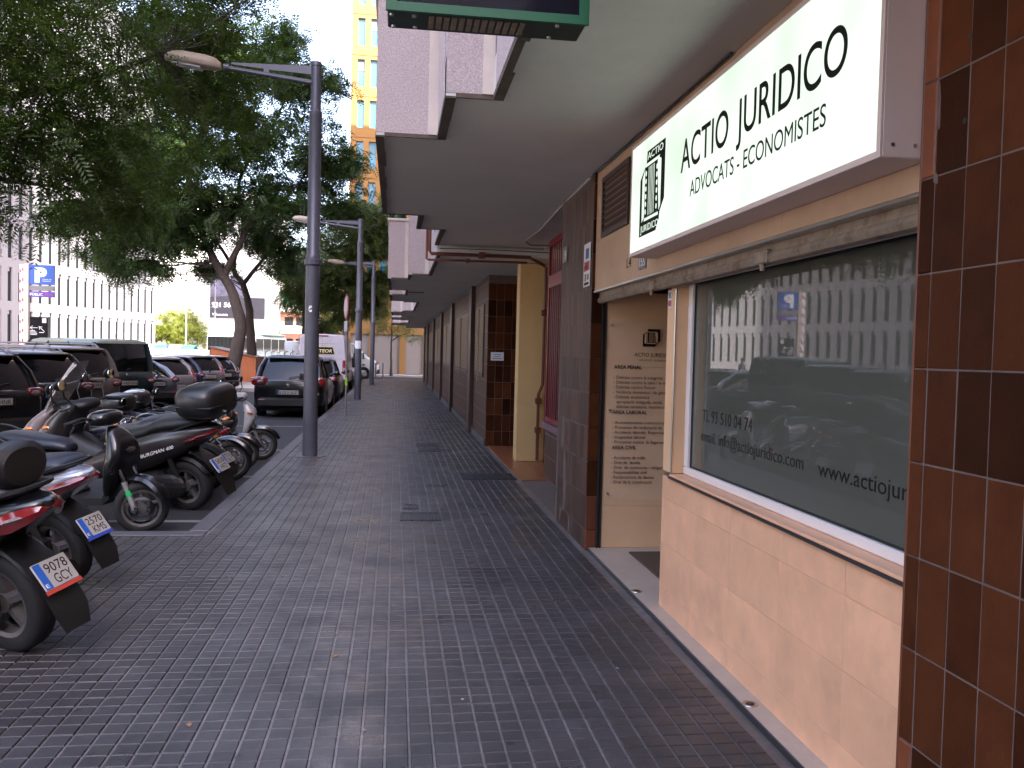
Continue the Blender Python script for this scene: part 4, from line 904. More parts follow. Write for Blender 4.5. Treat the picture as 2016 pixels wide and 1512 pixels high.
# ------------------------------------------------------------------ bus beyond the glass fence
M_busw = paint('bus_white', (.65, .66, .62)); M_busg = paint('bus_green', (.10, .30, .16))
bs = thing('city_bus', 'white and green city bus standing beyond the glass fence', 'bus', (-13.1, 80.6, -.2), rad(-104.5))
MB().cbox(-5.8, 5.8, -1.25, 1.25, .35, 2.95, .14).build('body', M_busw, bs, smooth=True)
MB().cbox(-5.75, 5.75, -1.2, 1.2, 2.951, 3.2, .1).build('roof_fairing', M_busg, bs, smooth=True)
for i in range(6): MB().cbox(-5.4+1.75*i, -3.8+1.75*i, 1.24, 1.258, 1.25, 2.7, .004).cbox(-5.4+1.75*i, -3.8+1.75*i, -1.258, -1.24, 1.25, 2.7, .004).build('side_window', M_dkglass, bs)
MB().cbox(5.79, 5.815, -1.1, 1.1, 1.1, 2.75, .008).build('windscreen', M_dkglass, bs)
MB().cbox(5.0, 5.81, -1.262, -1.24, .5, 1.2, .004).cbox(-5.8, 5.0, 1.24, 1.262, .45, 1.15, .004).build('green_panel', M_busg, bs)
for s in (-1, 1):
    MB().tube([(5.7, s*1.2, 2.7), (6.0, s*1.45, 2.65), (6.0, s*1.47, 2.2)], .05, 6).build('door_mirror', M_black, bs)
    for x in (-3.6, 3.4): add_wheel(bs, x, s*1.12, .48, .28, .28)
# ------------------------------------------------------------------ scooters and motorcycles
def rx(x, zc, hw, hh, n=16, p=.75, flat=1.0):
    o = []
    for j in range(n):
        t = 2*math.pi*(j+.5)/n; c, s = math.cos(t), math.sin(t)
        o.append((x, hw*math.copysign(abs(c)**p, c), zc+hh*math.copysign(abs(s)**p, s)*(flat if s < 0 else 1)))
    return o
def rz_(z, cx, hx, hy, n=16, p=.7):
    o = []
    for j in range(n):
        t = 2*math.pi*(j+.5)/n; c, s = math.cos(t), math.sin(t)
        o.append((cx+hx*math.copysign(abs(c)**p, c), hy*math.copysign(abs(s)**p, s), z))
    return o
def fine(rows, k=3):
    """smooth a list of number rows by Catmull-Rom interpolation"""
    a = np.array(rows, float); out = []
    for i in range(len(a)-1):
        p0, p1, p2, p3 = a[max(i-1, 0)], a[i], a[i+1], a[min(i+2, len(a)-1)]
        for j in range(k):
            t = j/k; out.append(.5*((2*p1)+(-p0+p2)*t+(2*p0-5*p1+4*p2-p3)*t*t+(-p0+3*p1-3*p2+p3)*t**3))
    out.append(a[-1]); return [list(map(float, q)) for q in out]
def fender(mb, r, w, a0, a1, cx, cz, n=12):
    rings = []
    for i in range(n+1):
        a = a0+(a1-a0)*i/n; k = 1 if 0 < i < n else .7
        pts = [(r, -w*k), (r+.03, -w*.75*k), (r+.045, 0), (r+.03, w*.75*k), (r, w*k), (r-.008, w*.9*k), (r+.025, 0), (r-.008, -w*.9*k)]
        rings.append([(cx+q*math.cos(a), y, cz+q*math.sin(a)) for q, y in pts])
    return mb.loft(rings)
BG = 'scooters and motorcycles parked side by side'
P_gun = paint('gunmetal_scooter_paint', (.040, .034, .034), .4, .3); P_mauve = paint('dusty_mauve_scooter_paint', (.15, .115, .112), .2, .35); P_swhite = paint('white_scooter_paint', (.30, .295, .31), 0, .3)
P_sil = paint('silver_scooter_paint', (.36, .36, .40), .5, .25)
def moto(label, kind, loc, head, lean=-9, body=P_black, panel=None, seat=M_seatbk, screen=0, topcase=None, plate=None, foot=None, band=None, backrest=False, steer=0, scale=.93, r=.275, mirrors=True, side_text=None, plate_m=True, amber=True, name='motor_scooter', rim_ns=5, topm=None, tail_hi=0.0, tail=1.0, fend=None):
    t = thing(name, label, 'scooter' if kind != 'bike' else 'motorcycle', loc, rad(head), BG, rad(lean)); t.rotation_mode = 'XYZ'
    t.matrix_world = Matrix.Translation(loc) @ Matrix.Rotation(rad(head), 4, 'Z') @ Matrix.Rotation(rad(lean), 4, 'X') @ Matrix.Scale(scale, 4)
    maxi = kind == 'maxi'; step = kind == 'step'; bike = kind == 'bike'
    xa, xf = (-.74, .78) if maxi else (-.66, .68)
    rr = r; panel = panel or body
    add_wheel(t, xa, 0, rr, .13 if maxi else .12, rr*.66, rim_ns, fat=.035)
    # steering assembly
    fw = add_wheel(t, xf, 0, rr, .115, rr*.70, rim_ns, fat=.03); fw.rotation_euler.z = rad(steer)
    MB().lathe([(.08, -.075), (.115, -.075), (.115, -.069), (.08, -.069)], (0, 0, 0), 'y', 20).build('brake_disc', M_chr, fw)
    hx, hz = (.36, 1.04) if maxi else (.30, 1.10) if step else (.26, 1.0)
    fk = MB()
    for s in (-1, 1): fk.tube([(xf, s*.098, rr), (xf-.10, s*.098, rr+.26)], .028, 10)
    fo = fk.build('fork', M_fork, t, smooth=True)
    fk = MB()
    for s in (-1, 1): fk.tube([(xf-.09, s*.098, rr+.25), (hx+.10, s*.09, hz-.22)], .018, 8).lathe([(.0, -.015), (.03, -.015), (.03, .015), (.0, .015)], (xf, s*.105, rr), 'y', 10)
    fk.build('fork_tube', M_chr, fo, smooth=True)
    if band is not None:
        b = MB()
        for s in (-1, 1): b.tube([(xf-.045, s*.098, rr+.12), (xf-.068, s*.098, rr+.18)], .030, 10)
        b.build('reflector_band', band, fo)
    fender(MB(), rr+.03, .075, rad(20), rad(165), xf, rr, 14).build('front_fender', fend or body, t, smooth=True)
    hb = MB().tube(fine([(hx-.10, -.36, hz-.02), (hx-.03, -.22, hz+.02), (hx+.03, -.08, hz-.03), (hx+.03, .08, hz-.03), (hx-.03, .22, hz+.02), (hx-.10, .36, hz-.02)]), .013, 8).build('handlebar', M_chr if bike else M_black, t, smooth=True)
    gp = MB()
    for s in (-1, 1): gp.tube([(hx-.10, s*.37, hz-.02), (hx-.045, s*.24, hz+.01)], .02, 8).tube([(hx-.0, s*.22, hz+.0), (hx-.0, s*.37, hz-.01)], .007, 5)
    gp.build('grip', M_black, hb)
    if mirrors:
        for s in (-1, 1):
            m = MB().tube([(hx-.03, s*.22, hz+.02), (hx+.02, s*.27, hz+.12), (hx-.01, s*.32, hz+.22)], .008, 6).ell((hx-.01, s*.345, hz+.25), (.025, .085, .055), 12, 8)
            mo = m.build('mirror', M_black, t, smooth=True)
            MB().lathe([(.0, -.004), (.045, -.003), (.046, .004)], (hx-.034, s*.345, hz+.25), 'x', 14).build('mirror_glass', M_mirror, mo)
    # bodywork
    if maxi:
        rows = [(-1.16, .86, .03, .02), (-1.10, .845, .10, .055), (-.95, .80, .165, .105), (-.7, .72, .215, .165), (-.4, .62, .235, .20), (-.1, .52, .235, .185), (.2, .43, .22, .15), (.48, .40, .19, .12)]
    elif step:
        rows = [(-1.02, .80, .03, .02), (-.97, .785, .10, .05), (-.82, .75, .145, .09), (-.55, .67, .17, .16), (-.3, .57, .17, .22), (-.16, .47, .15, .20), (-.08, .40, .12, .10)]
    else:
        rows = [(-1.02, .86, .03, .02), (-.95, .845, .09, .045), (-.75, .80, .12, .07), (-.5, .75, .12, .08), (-.3, .72, .11, .07), (-.15, .70, .09, .05)]
    bd = MB().loft([rx(*q) for q in fine(rows)]).build('rear_body', panel, t, smooth=True, angle=60)
    if maxi:
        srow = [(-1.02, .925+tail_hi, .10, .02), (-.95, .93+tail_hi, .15, .05), (-.75, .90+tail_hi*.6, .185, .065), (-.52, .86, .19, .075), (-.42, .81, .185, .075), (-.2, .755, .185, .075), (.02, .735, .15, .07), (.18, .70, .08, .05)]
    elif step:
        srow = [(-.95, .865, .08, .02), (-.85, .87, .13, .045), (-.6, .85, .155, .055), (-.4, .83, .155, .055), (-.2, .815, .13, .05), (-.08, .78, .07, .04)]
    else:
        srow = [(-.95, .92, .07, .02), (-.8, .92, .12, .04), (-.5, .86, .13, .05), (-.3, .83, .14, .05), (-.05, .84, .10, .04), (.02, .84, .06, .03)]
        MB().loft([rx(*q) for q in fine([(-.08, .84, .07, .05), (.02, .88, .13, .11), (.18, .90, .16, .13), (.30, .88, .12, .11), (.36, .86, .06, .06)])]).build('fuel_tank', body, t, smooth=True)
        MB().ell((.50, 0, .86), (.08, .09, .09), 14, 10).build('headlight', M_headl, t, smooth=True)
    st = MB().loft([rx(*q) for q in fine(srow)]).build('seat', seat, t, smooth=True, angle=70)
    if maxi or step:
        fr = ([(.30, .62, .06, .10), (.42, .64, .10, .17), (.58, .66, .14, .235), (.74, .66, .155, .265), (.88, .60, .13, .24), (1.0, .50, .085, .18), (1.06, .44, .05, .12)] if maxi else
              [(.32, .37, .04, .12), (.46, .42, .05, .18), (.62, .47, .075, .205), (.76, .505, .10, .19), (.88, .49, .09, .15), (.98, .44, .055, .10), (1.02, .41, .03, .05)])
        ff = MB().loft([rz_(*q) for q in fine(fr)]).build('front_fairing', body, t, smooth=True, angle=60)
        if maxi:
            for s in (-1, 1): MB().ell((.745, s*.145, .76), (.08, .085, .055), 12, 8).build('headlight', M_headl, ff, smooth=True)
            MB().loft([rx(x, z, w, h) for x, z, w, h in ((.05, .46, .16, .10), (.3, .50, .15, .16), (.55, .56, .15, .22))]).build('tunnel', M_black, t, smooth=True)
            MB().cbox(.18, .52, -.27, .27, .30, .36, .02).build('footboard', M_black, t)
            MB().ell((hx+.02, 0, hz-.01), (.12, .16, .06), 12, 8, e=.8).build('handlebar_cover', M_black, t, smooth=True)
        else:
            hl = MB().ell((.572, 0, .80), (.035, .125, .045), 14, 8, e=.95)
            hl.build('headlight', M_headl, ff, smooth=True)
            vg = MB()
            for s in (-1, 1):
                for i in range(8): vg.cbox(.485-.004*i, .535-.004*i, s*.178-.008, s*.178+.008, .60+.022*i, .612+.022*i, .001)
            tag(vg.build('vent_slots', M_mech, ff), kind='stuff')
            MB().loft([[(x, y, z) for y, z in ((-.16*k, z0), (.16*k, z0), (.16*k, z1), (-.16*k, z1))] for x, k, z0, z1 in ((-.25, 1, .27, .36), (.1, 1, .26, .33), (.36, .95, .28, .35), (.42, .8, .34, .46))]).build('footboard', M_black, t)
            MB().ell((hx+.03, 0, hz-.0), (.13, .17, .075), 14, 8, e=.8).build('handlebar_cover', body, t, smooth=True)
    # engine, swing arm, exhaust, stand
    e = MB().cbox(xa-.02, xa+.42, .05, .17, rr-.06, rr+.12, .03)
    if bike: e.cbox(-.25, .25, -.16, .16, .25, .60, .05).tube([(.3, 0, .85), (.38, 0, .35), (.1, 0, .28), (-.3, 0, .30)], .03, 8).lathe([(.13, -.1), (.13, .1)], (.05, 0, .42), 'y', 14)
    else: e.cbox(xa+.2, xa+.66, -.13, .14, rr-.08, rr+.16, .04).ell((xa+.12, .15, rr+.02), (.2, .05, .13), 12, 8)
    for s in (-1, 1): e.tube([(xa, s*.12, rr+.02), (xa+.12, s*.13, rr+.36)], .028, 8)
    e.build('engine', M_mech, t)
    MB().tube(fine([(xa+.55, -.08, rr-.02), (xa+.4, -.15, rr-.06), (xa+.2, -.19, rr-.0), (xa-.02, -.205, rr+.06), (xa-.22, -.21, rr+.11)]), [.022]*4+[.03]*2+[.06]*6+[.055], 12).build('exhaust', M_mech, t, smooth=True)
    MB().tube([(xa+.4, .12, rr-.05), (xa+.52, .24, .0+.03)], .013, 6).build('side_stand', M_black, t)
    # tail
    tx, tz = (-1.13, .80) if maxi else (-.985, .765) if step else (-1.0, .83)
    if maxi:
        k = tail
        for s in (-1, 1):
            q = MB().loft([[(x, s*(y+dy), z+dz) for dy, dz in ((0, h*k), (.022, 0), (0, -h*k), (-.05, 0))] for x, y, z, h in ((-.86, .188, .745, .008), (-.93, .172, .765, .032), (-1.03, .142, .795, .045), (-1.12, .095, .83, .036), (-1.165, .05, .848, .016))]).build('tail_light', M_tail, t, smooth=True)
            MB().loft([[(x, s*(y+dy), z+dz) for dy, dz in ((0, h*k), (.034, 0), (0, -h*k), (-.05, 0))] for x, y, z, h in ((-.97, .160, .785, .006), (-1.02, .145, .80, .020), (-1.07, .122, .815, .020), (-1.11, .098, .825, .006))]).build('indicator_lens', M_tailw, q, smooth=True)
    else:
        q = MB().ell((tx+.0, 0, tz), (.05, .10, .04), 12, 8, e=.7).build('tail_light', M_tail, t, smooth=True)
        for s in (-1, 1): MB().ell((tx+.05, s*.15, tz-.03), (.035, .05, .028), 10, 6).build('indicator', M_amber if amber else M_tailw, t, smooth=True)
    if amber:
        for s in (-1, 1): MB().ell(((.66 if maxi else .52), s*(.235 if maxi else .19), .83 if maxi else .86), (.05, .03, .022), 10, 6).build('front_indicator', M_amber, t, smooth=True)
    mg = [( -.86, .62), (-1.0, .55), (-1.12, .42), (-1.19, .30), (-1.22, .20)] if maxi else [(-.78, .62), (-.92, .54), (-1.02, .42), (-1.08, .32), (-1.10, .24)]
    mm = MB(); mm.loft([[(x, -w, z), (x, w, z), (x+.025, w*.9, z+.014), (x+.025, -w*.9, z+.014)] for (x, z), w in zip(mg, (.09, .095, .10, .10, .075))]).build('mudguard', M_black, t, smooth=True)
    fender(MB(), rr+.02, .07, rad(50), rad(150), xa, rr, 10).build('rear_hugger', M_black, t, smooth=True)
    if plate:
        o = (-1.155, .10, .425) if maxi else (-1.055, .10, .41)
        number_plate(t, '', o, (0, -1, 0), (.6, 0, .8), w=.20, h=.155, two=plate, foot=foot)
    MB().tube(fine([(-.62, -.17, .80), (-.95, -.16, .92), (-1.08, -.08, .95), (-1.08, .08, .95), (-.95, .16, .92), (-.62, .17, .80)]), .013, 6).build('grab_rail', M_black, t, smooth=True)
    if backrest:
        MB().loft([rx(-1.03, 1.05, .115, .095, p=.9), rx(-1.0, 1.055, .15, .12, p=.9), rx(-.95, 1.06, .15, .12, p=.9), rx(-.91, 1.06, .12, .10, p=.9)]).build('backrest', M_seatbk, t, smooth=True)
    if topcase:
        tcx, tcz, ts = (-1.02, 1.10, 1.0) if maxi else (-.98, 1.07, .84)
        q = MB().ell((tcx, 0, tcz+.025*ts), (.235*ts, .29*ts, .165*ts), 20, 12, e=.62).build('topcase', topcase, t, smooth=True)
        MB().cbox(tcx-.232*ts, tcx+.232*ts, -.283*ts, .283*ts, tcz-.004, tcz+.01, .004).build('topcase_seam', M_black, q)
        MB().lathe([(.0, tcx-.262*ts), (.028, tcx-.258*ts), (.03, tcx-.22*ts)], (0, 0, tcz-.10*ts), 'x', 12).build('lock', M_chr, q)
        if topm: MB().ell((tcx-.0, 0, tcz+.10*ts), (.20*ts, .245*ts, .098*ts), 18, 8, e=.7).build('topcase_lid', topm, q, smooth=True)
        MB().cbox(-1.1, -.78, -.1, .1, .93, .955, .01).build('rack', M_black, t)
    if screen:
        b0, b1, n = 1.0 if maxi else 1.08, screen, 8; rings = []
        for i in range(n+1):
            k = i/n; z = b0+(b1-b0)*k; w = (.20+.05*math.sin(k*math.pi))*(1-.35*k**4)
            xc = (.60 if maxi else .44)-.30*k-.04*k*k
            rings.append([(xc-.10*(u*u), u*w, z) for u in np.linspace(-1, 1, 9)]+[(xc-.10*(u*u)-.005, u*w, z) for u in np.linspace(1, -1, 9)])
        MB().loft(rings).build('windscreen', M_screen_w, t, smooth=True)
    if side_text:
        for s in (-1, 1):
            o = (-.40, .236, .57) if s > 0 else (-.62, -.236, .60)
            rv = (-.95, 0, .30) if s > 0 else (.95, 0, -.30)
            letter(side_text, M_inkw, o, rv, (.3, 0, .95) if s > 0 else (.3, 0, .95), t, h=.035, w=.40, slant=.3)
    return t
def at_rear(x, y, head, kind, scale=.93, z=-.14):
    xa = (-.74 if kind == 'maxi' else -.66)*scale; h = rad(head); return (x-xa*math.cos(h), y-xa*math.sin(h), z)
def at_front(x, y, head, kind, scale=.93, z=-.14):
    xa = (.78 if kind == 'maxi' else .68)*scale; h = rad(head); return (x-xa*math.cos(h), y-xa*math.sin(h), z)
G_green = mat('green_reflector', (.02, .35, .10), .4); G_redb = mat('red_reflector', (.45, .04, .02), .4)
M_tcase = mat('black_case_plastic', (.009, .0085, .009), .42, var=.15, vs=5, bump=.1, bs=120, coat=.2)
M_red_s = mat('red_frame_strip', (.45, .05, .035), .45); M_blue_s = mat('blue_frame_strip', (.03, .06, .38), .45)
moto('black maxi scooter with padded backrest and a red footed plate, nearest to the camera', 'maxi', at_rear(-1.98, 4.92, 150, 'maxi', 1.0, 0), 150, -11, P_black, plate=('9078', 'GCY'), foot=M_red_s, backrest=True, scale=1.0, r=.285, tail=1.15)
moto('black scooter with silver tail panels and a blue footed plate', 'maxi', at_rear(-2.22, 6.25, 150, 'maxi', .95, 0), 150, -11, P_black, panel=P_sil, seat=M_seatbl, plate=('2570', 'KMS'), foot=M_blue_s, scale=.95, tail=.8)
moto('black step-through scooter facing the pavement with a green band on its fork', 'step', at_front(-2.36, 8.62, -24, 'step', 1.0), -24, 6, P_black, seat=M_seatbl, band=G_green, r=.25, scale=1.0, mirrors=False, amber=False, steer=38)
moto('mauve grey maxi scooter with a tall smoked windscreen, nose away from the pavement', 'maxi', at_rear(-2.55, 10.5, 172, 'maxi', 1.05), 172, -9, P_mauve, seat=M_seatbl, screen=1.52, tail=.6, scale=1.05, r=.26)
moto('gunmetal maxi scooter with a big black top case and lettering along its side', 'maxi', at_rear(-2.2, 9.85, 158, 'maxi', 1.1), 158, -9, P_gun, plate=('5830', 'HFZ'), topcase=M_tcase, side_text='BURGMAN 400', tail_hi=.0, tail=.55, scale=1.1, r=.255)
moto('low black motorcycle with a worn blue seat behind the gunmetal scooter', 'bike', at_rear(-2.3, 11.15, 158, 'bike'), 158, -9, P_black, seat=M_seatbl, r=.30, plate=('7716', 'DLT'))
moto('black motorcycle with amber indicators and a black top case, facing the pavement', 'bike', at_front(-2.15, 11.95, -14, 'bike'), -14, 7, P_black, panel=P_sil, seat=M_seatbl, topcase=M_tcase, r=.30, name='motorcycle', steer=35)
moto('black scooter facing the pavement with a red fork band and a silver topped case', 'step', at_front(-2.2, 13.1, -8, 'step'), -8, 7, P_black, band=G_redb, topcase=M_tcase, topm=P_sil, r=.26, steer=22)
moto('white fronted scooter facing the pavement, last of the row before the crossover', 'step', at_front(-2.1, 14.25, 0, 'step'), 0, 7, P_swhite, seat=M_seatbk, r=.27, screen=1.2, steer=12, fend=P_black)
# ------------------------------------------------------------------ surveyed positions of the trees (metres)
B_near = [(-5.11, 12.95, 5.7, 2.0), (-5.3, 17.58, 7.46, 2.1), (-4.28, 17.97, 8.16, 1.7), (-3.5, 17.88, 8.68, 1.0), (-4.82, 13.38, 4.63, 1.55), (-4.41, 17.42, 6.32, 1.7), (-5.22, 12.91, 4.22, 1.2), (-4.51, 13.82, 4.0, 0.85), (-5.86, 13.48, 3.43, 0.6), (-4.53, 16.89, 5.13, 1.1), (-3.87, 18.39, 7.13, 1.2), (-6.34, 12.07, 4.67, 2.2), (-5.8, 11.95, 3.39, 0.9), (-4.18, 12.9, 7.98, 2.3), (-4.5, 17.59, 10.78, 2.0), (-6.06, 12.11, 6.75, 2.8), (-4.2, 14.8, 4.2, 0.5)]
B_main = [(-11.06, 41.18, 10.37, 2.8), (-8.84, 40.99, 13.4, 2.4), (-6.3, 41.71, 15.19, 2.0), (-4.4, 41.4, 13.59, 1.9), (-3.65, 41.2, 10.78, 1.9), (-7.21, 40.69, 11.15, 2.4), (-9.61, 39.87, 7.27, 2.1), (-12.06, 40.22, 7.88, 2.3), (-13.02, 40.29, 5.95, 1.2), (-10.68, 39.95, 5.45, 1.1), (-8.18, 41.98, 15.61, 1.5), (-5.38, 41.61, 15.92, 1.2), (-2.82, 41.06, 10.1, 1.0), (-12.51, 42.4, 10.8, 1.8), (-11.99, 40.11, 4.75, 0.6), (-10.03, 39.9, 6.36, 1.5), (-9.2, 39.88, 9.07, 2.0), (-8.27, 40.71, 7.69, 1.5), (-13.67, 39.4, 7.01, 1.4), (-11.64, 39.6, 6.04, 1.3)]
B_main2 = [(-3.21, 42.08, 8.62, 1.7), (-5.23, 41.33, 8.39, 2.2), (-5.44, 43.31, 6.26, 1.5), (-7.11, 44.61, 8.1, 1.7), (-8.44, 41.67, 5.49, 0.9)]
B_third = [(-4.3, 53.27, 6.81, 2.2), (-2.53, 53.1, 8.99, 2.3), (-1.46, 52.94, 8.41, 1.8), (-1.13, 53.82, 6.06, 1.5), (-2.76, 53.02, 5.63, 1.7), (-5.68, 55.41, 4.75, 1.5), (-5.18, 55.28, 3.18, 1.0), (-5.93, 54.49, 6.56, 1.6), (-3.41, 54.08, 4.44, 1.2), (-1.03, 52.93, 9.95, 1.2), (-1.4, 53.81, 4.49, 1.0)]
B_young = [(-0.33, 60.69, 3.42, 0.75), (0.72, 60.54, 3.09, 0.7), (-1.1, 60.8, 3.47, 0.6), (1.26, 60.45, 2.54, 0.4), (-0.36, 60.73, 4.54, 0.5), (-1.55, 60.84, 2.93, 0.4)]
B_bush = [(-26.49, 104.66, 4.06, 2.6), (-25.05, 104.49, 4.98, 2.2), (-23.57, 104.24, 3.54, 2.2), (-27.05, 104.69, 2.87, 2.0), (-25.3, 104.46, 2.91, 2.5), (-22.39, 104.06, 2.98, 1.6)]
B_bush2 = [(-24.38, 122.55, 4.32, 2.2), (-22.32, 122.29, 4.72, 2.4), (-20.58, 122.02, 3.72, 2.2), (-17.82, 121.63, 3.44, 2.0)]
B_lit = [(-5.86, 73.57, 3.72, 1.8), (-5.03, 73.47, 4.16, 1.7), (-4.17, 73.34, 3.55, 1.5), (-5.42, 73.49, 3.09, 1.5), (-6.47, 73.63, 3.07, 1.2)]
L_main = [([(-7.3, 39.82, -0.05), (-7.01, 39.82, 1.53), (-6.87, 39.84, 2.43), (-7.02, 39.99, 3.34), (-7.37, 40.27, 4.25), (-7.81, 40.55, 4.95), (-8.35, 40.66, 5.85), (-8.83, 40.76, 6.98), (-9.19, 40.85, 8.12), (-9.5, 41.14, 9.53), (-9.84, 41.43, 10.49), (-9.72, 41.54, 11.45), (-9.51, 41.54, 12.26)], (0.34, 0.05)), ([(-7.76, 40.54, 4.83), (-7.32, 40.72, 5.9), (-6.96, 40.91, 6.86), (-7.07, 41.17, 8.04), (-7.31, 41.44, 9.24), (-6.68, 41.61, 10.71), (-5.77, 41.54, 12.14), (-5.33, 41.51, 13.09)], (0.17, 0.04)), ([(-8.83, 40.76, 6.87), (-9.77, 40.52, 7.81), (-10.63, 40.46, 8.66), (-11.54, 40.61, 9.31)], (0.1, 0.03)), ([(-9.84, 41.43, 10.49), (-10.38, 41.52, 11.17), (-10.62, 41.57, 11.63)], (0.06, 0.03)), ([(-6.97, 40.91, 6.97), (-5.89, 41.2, 7.87), (-4.78, 41.3, 9.11), (-3.87, 41.21, 10.31)], (0.09, 0.03))]
L_main2 = [([(-7.17, 44.85, -0.05), (-7.19, 44.9, 1.53), (-7.29, 44.95, 2.8), (-7.38, 45.1, 3.83), (-7.74, 45.39, 4.86), (-8.25, 45.69, 5.64), (-8.02, 45.7, 6.94), (-7.19, 45.12, 7.92), (-6.63, 44.58, 9.13)], (0.3, 0.05)), ([(-7.74, 45.39, 4.86), (-6.9, 45.01, 5.88), (-5.84, 44.39, 6.87), (-4.8, 43.78, 7.83)], (0.13, 0.04)), ([(-8.25, 45.69, 5.64), (-8.94, 45.32, 6.85), (-9.61, 44.94, 7.79)], (0.12, 0.04))]
L_third = [([(-5.54, 55.24, -0.25), (-5.63, 55.3, 1.9), (-5.65, 55.35, 3.17), (-5.77, 55.41, 4.43), (-6.02, 55.48, 5.7), (-6.3, 55.56, 6.96)], (0.26, 0.08)), ([(-5.66, 55.36, 3.64), (-5.0, 54.8, 4.58), (-4.05, 54.19, 5.36), (-2.8, 53.55, 6.28), (-1.89, 52.97, 7.48)], (0.15, 0.05)), ([(-2.8, 53.55, 6.28), (-2.52, 53.08, 8.38)], (0.07, 0.03))]
L_young = [([(-0.27, 60.57, -0.05), (-0.29, 60.62, 1.37), (-0.29, 60.66, 2.78), (-0.28, 60.71, 4.19)], (0.09, 0.03)), ([(-0.28, 60.65, 2.36), (0.2, 60.6, 2.72), (0.9, 60.51, 2.99)], (0.04, 0.02))]
B_base = [(-7.3, 39.82, -0.05), (-7.17, 44.85, -0.05), (-5.54, 55.24, -0.25), (-0.27, 60.57, -0.05)]
# ------------------------------------------------------------------ white facade across the plaza
M_fac = mat('white_precast', (.17, .163, .177), .85, var=.04, vs=.4, bump=.1, bs=20)
M_facglass = mat('facade_glass', (.012, .013, .015), .25, var=.3, vs=1, spec=.15)
def yawroot(name, label, cat, loc, rz, group=None): return thing(name, label, cat, loc, rz, group)
FU = Vector((.2766, .961, 0)); FE = Vector((-25.77, 97.76, -.22))
fb = yawroot('courthouse', 'white grid facade of tall narrow windows across the plaza', 'building', FE, math.atan2(FU.y, FU.x))
NC, NR, PIT, WW = 92, 9, 1.245, .54
zs = [1.72+3.56*k for k in range(NR)]; WH = 2.8
m = MB(); L_ = NC*PIT
bands = [(0, zs[0])]+[(z+WH, z+3.56) for z in zs[:-1]]+[(zs[-1]+WH, zs[-1]+4.5)]
for a, b in bands: m.box(-L_, 0, 0, .42, a, b)
wx = [-(i+1)*PIT+(PIT-WW)/2 for i in range(NC)]
for z in zs:
    for i in range(NC+1):
        x1 = wx[i-1] if i else 0; x0 = wx[i]+WW if i < NC else -L_
        m.box(x0, x1, .0, .42, z, z+WH)
m.box(-L_, 0, .421, 14, 0, zs[-1]+4.4)
m.build('wall', M_fac, fb)
# one shared window: dark pane with a lintel step
wm = MB().box(-.005, WW+.005, .14, .18, 0.001, WH-.001); wm.box(-.003, WW*.45, .04, .1399, WH-.34, WH-.002, 1)
wm_me = wm.mesh('window', [M_facglass, M_fac]); wrest = MB()
for k, z in enumerate(zs):
    for i in range(NC):
        if k < 5 and i < 58: link('window', wm_me, fb, (wx[i], 0, z))
        else: wrest.box(wx[i]-.005, wx[i]+WW+.005, .14, .18, z, z+WH)
tag(wrest.build('upper_windows', M_facglass, fb), kind='stuff')

# ------------------------------------------------------------------ yellow tower at the end of the street
M_ytow = mat('yellow_render', (.24, .120, .032), .85, var=.07, vs=.35, dirt=.12, ds=.5, dcol=(.4, .25, .1))
M_tglass = mat('sky_blue_glass', (.045, .20, .30), .15, var=.12, vs=1.0, spec=.4)
M_roller = mat('pale_roller_door', (.22, .19, .17), .6, var=.05, vs=2)
tw = wroot('office_tower', 'tall yellow tower with narrow blue windows beyond the end of the street', 'building', (5, 64, -.1))
xs = [-3.12+.91*i for i in range(8)]
rowz = [6.5]+[9.0+2.93*k for k in range(17)]
m = MB(); X0, X1, YF = -3.55, 4.2, 64.0
zz = [(-.2, -.0)]
m.box(X0, X1, YF, YF+.3, 2.9, 6.5)
prev = 6.5+1.9
for k, z in enumerate(rowz):
    h = 1.95; top = rowz[k+1] if k+1 < len(rowz) else z+h+1.5
    for i in range(len(xs)+1):
        a = xs[i-1]+.52 if i else X0; b = xs[i] if i < len(xs) else X1
        m.box(a, b, YF, YF+.3, z, z+h)
    m.box(X0, X1, YF, YF+.3, z+h, top)
    m.box(X0-.0, X1, YF-.03, YF-.001, z+h+.28, z+h+.33)
for a, b in ((X0, -3.25), (-1.95, -1.72), (.28, .72), (2.0, 2.4), (3.9, X1)): m.box(a, b, YF, YF+.3, -.2, 2.9)
m.box(X0, X1, YF+.31, 84, -.2, rowz[-1]+4)
m.box(X1+.001, 40, YF+.1, 84, -.2, 14)
m.build('wall', M_ytow, tw)
wt = MB().box(0, .52, .2, .24, 0, 1.95).box(0, .52, .12, .1999, 1.93, 1.95, 1).box(.0, .03, .15, .1999, .0, 1.93, 1).mesh('window', [M_tglass, M_ytow])
bl = MB().box(.03, .52, .17, .199, 1.15, 1.93).mesh('blind', mat('pale_blue_blind', (.10, .22, .28), .6, var=.08))
for k, z in enumerate(rowz):
    for i, x in enumerate(xs):
        o = link('window', wt, tw, (x, YF, z))
        if (i*7+k*3) % 5 < 2: link('blind', bl, o, (0, 0, 0))
for a, b in ((-3.25, -1.95), (-1.72, .28), (.72, 2.0), (2.4, 3.9)):
    q = MB()
    for i in range(20): q.box(a, b, YF+.12, YF+.16+.012*(i % 2), 2.9-.145*(i+1), 2.9-.145*i-.006)
    q.build('roller_door', M_roller, tw)
struct('far_pavement', MB().box(-3.6, 40, 61.4, YF-.001, -.3, -.02), M_plaza)

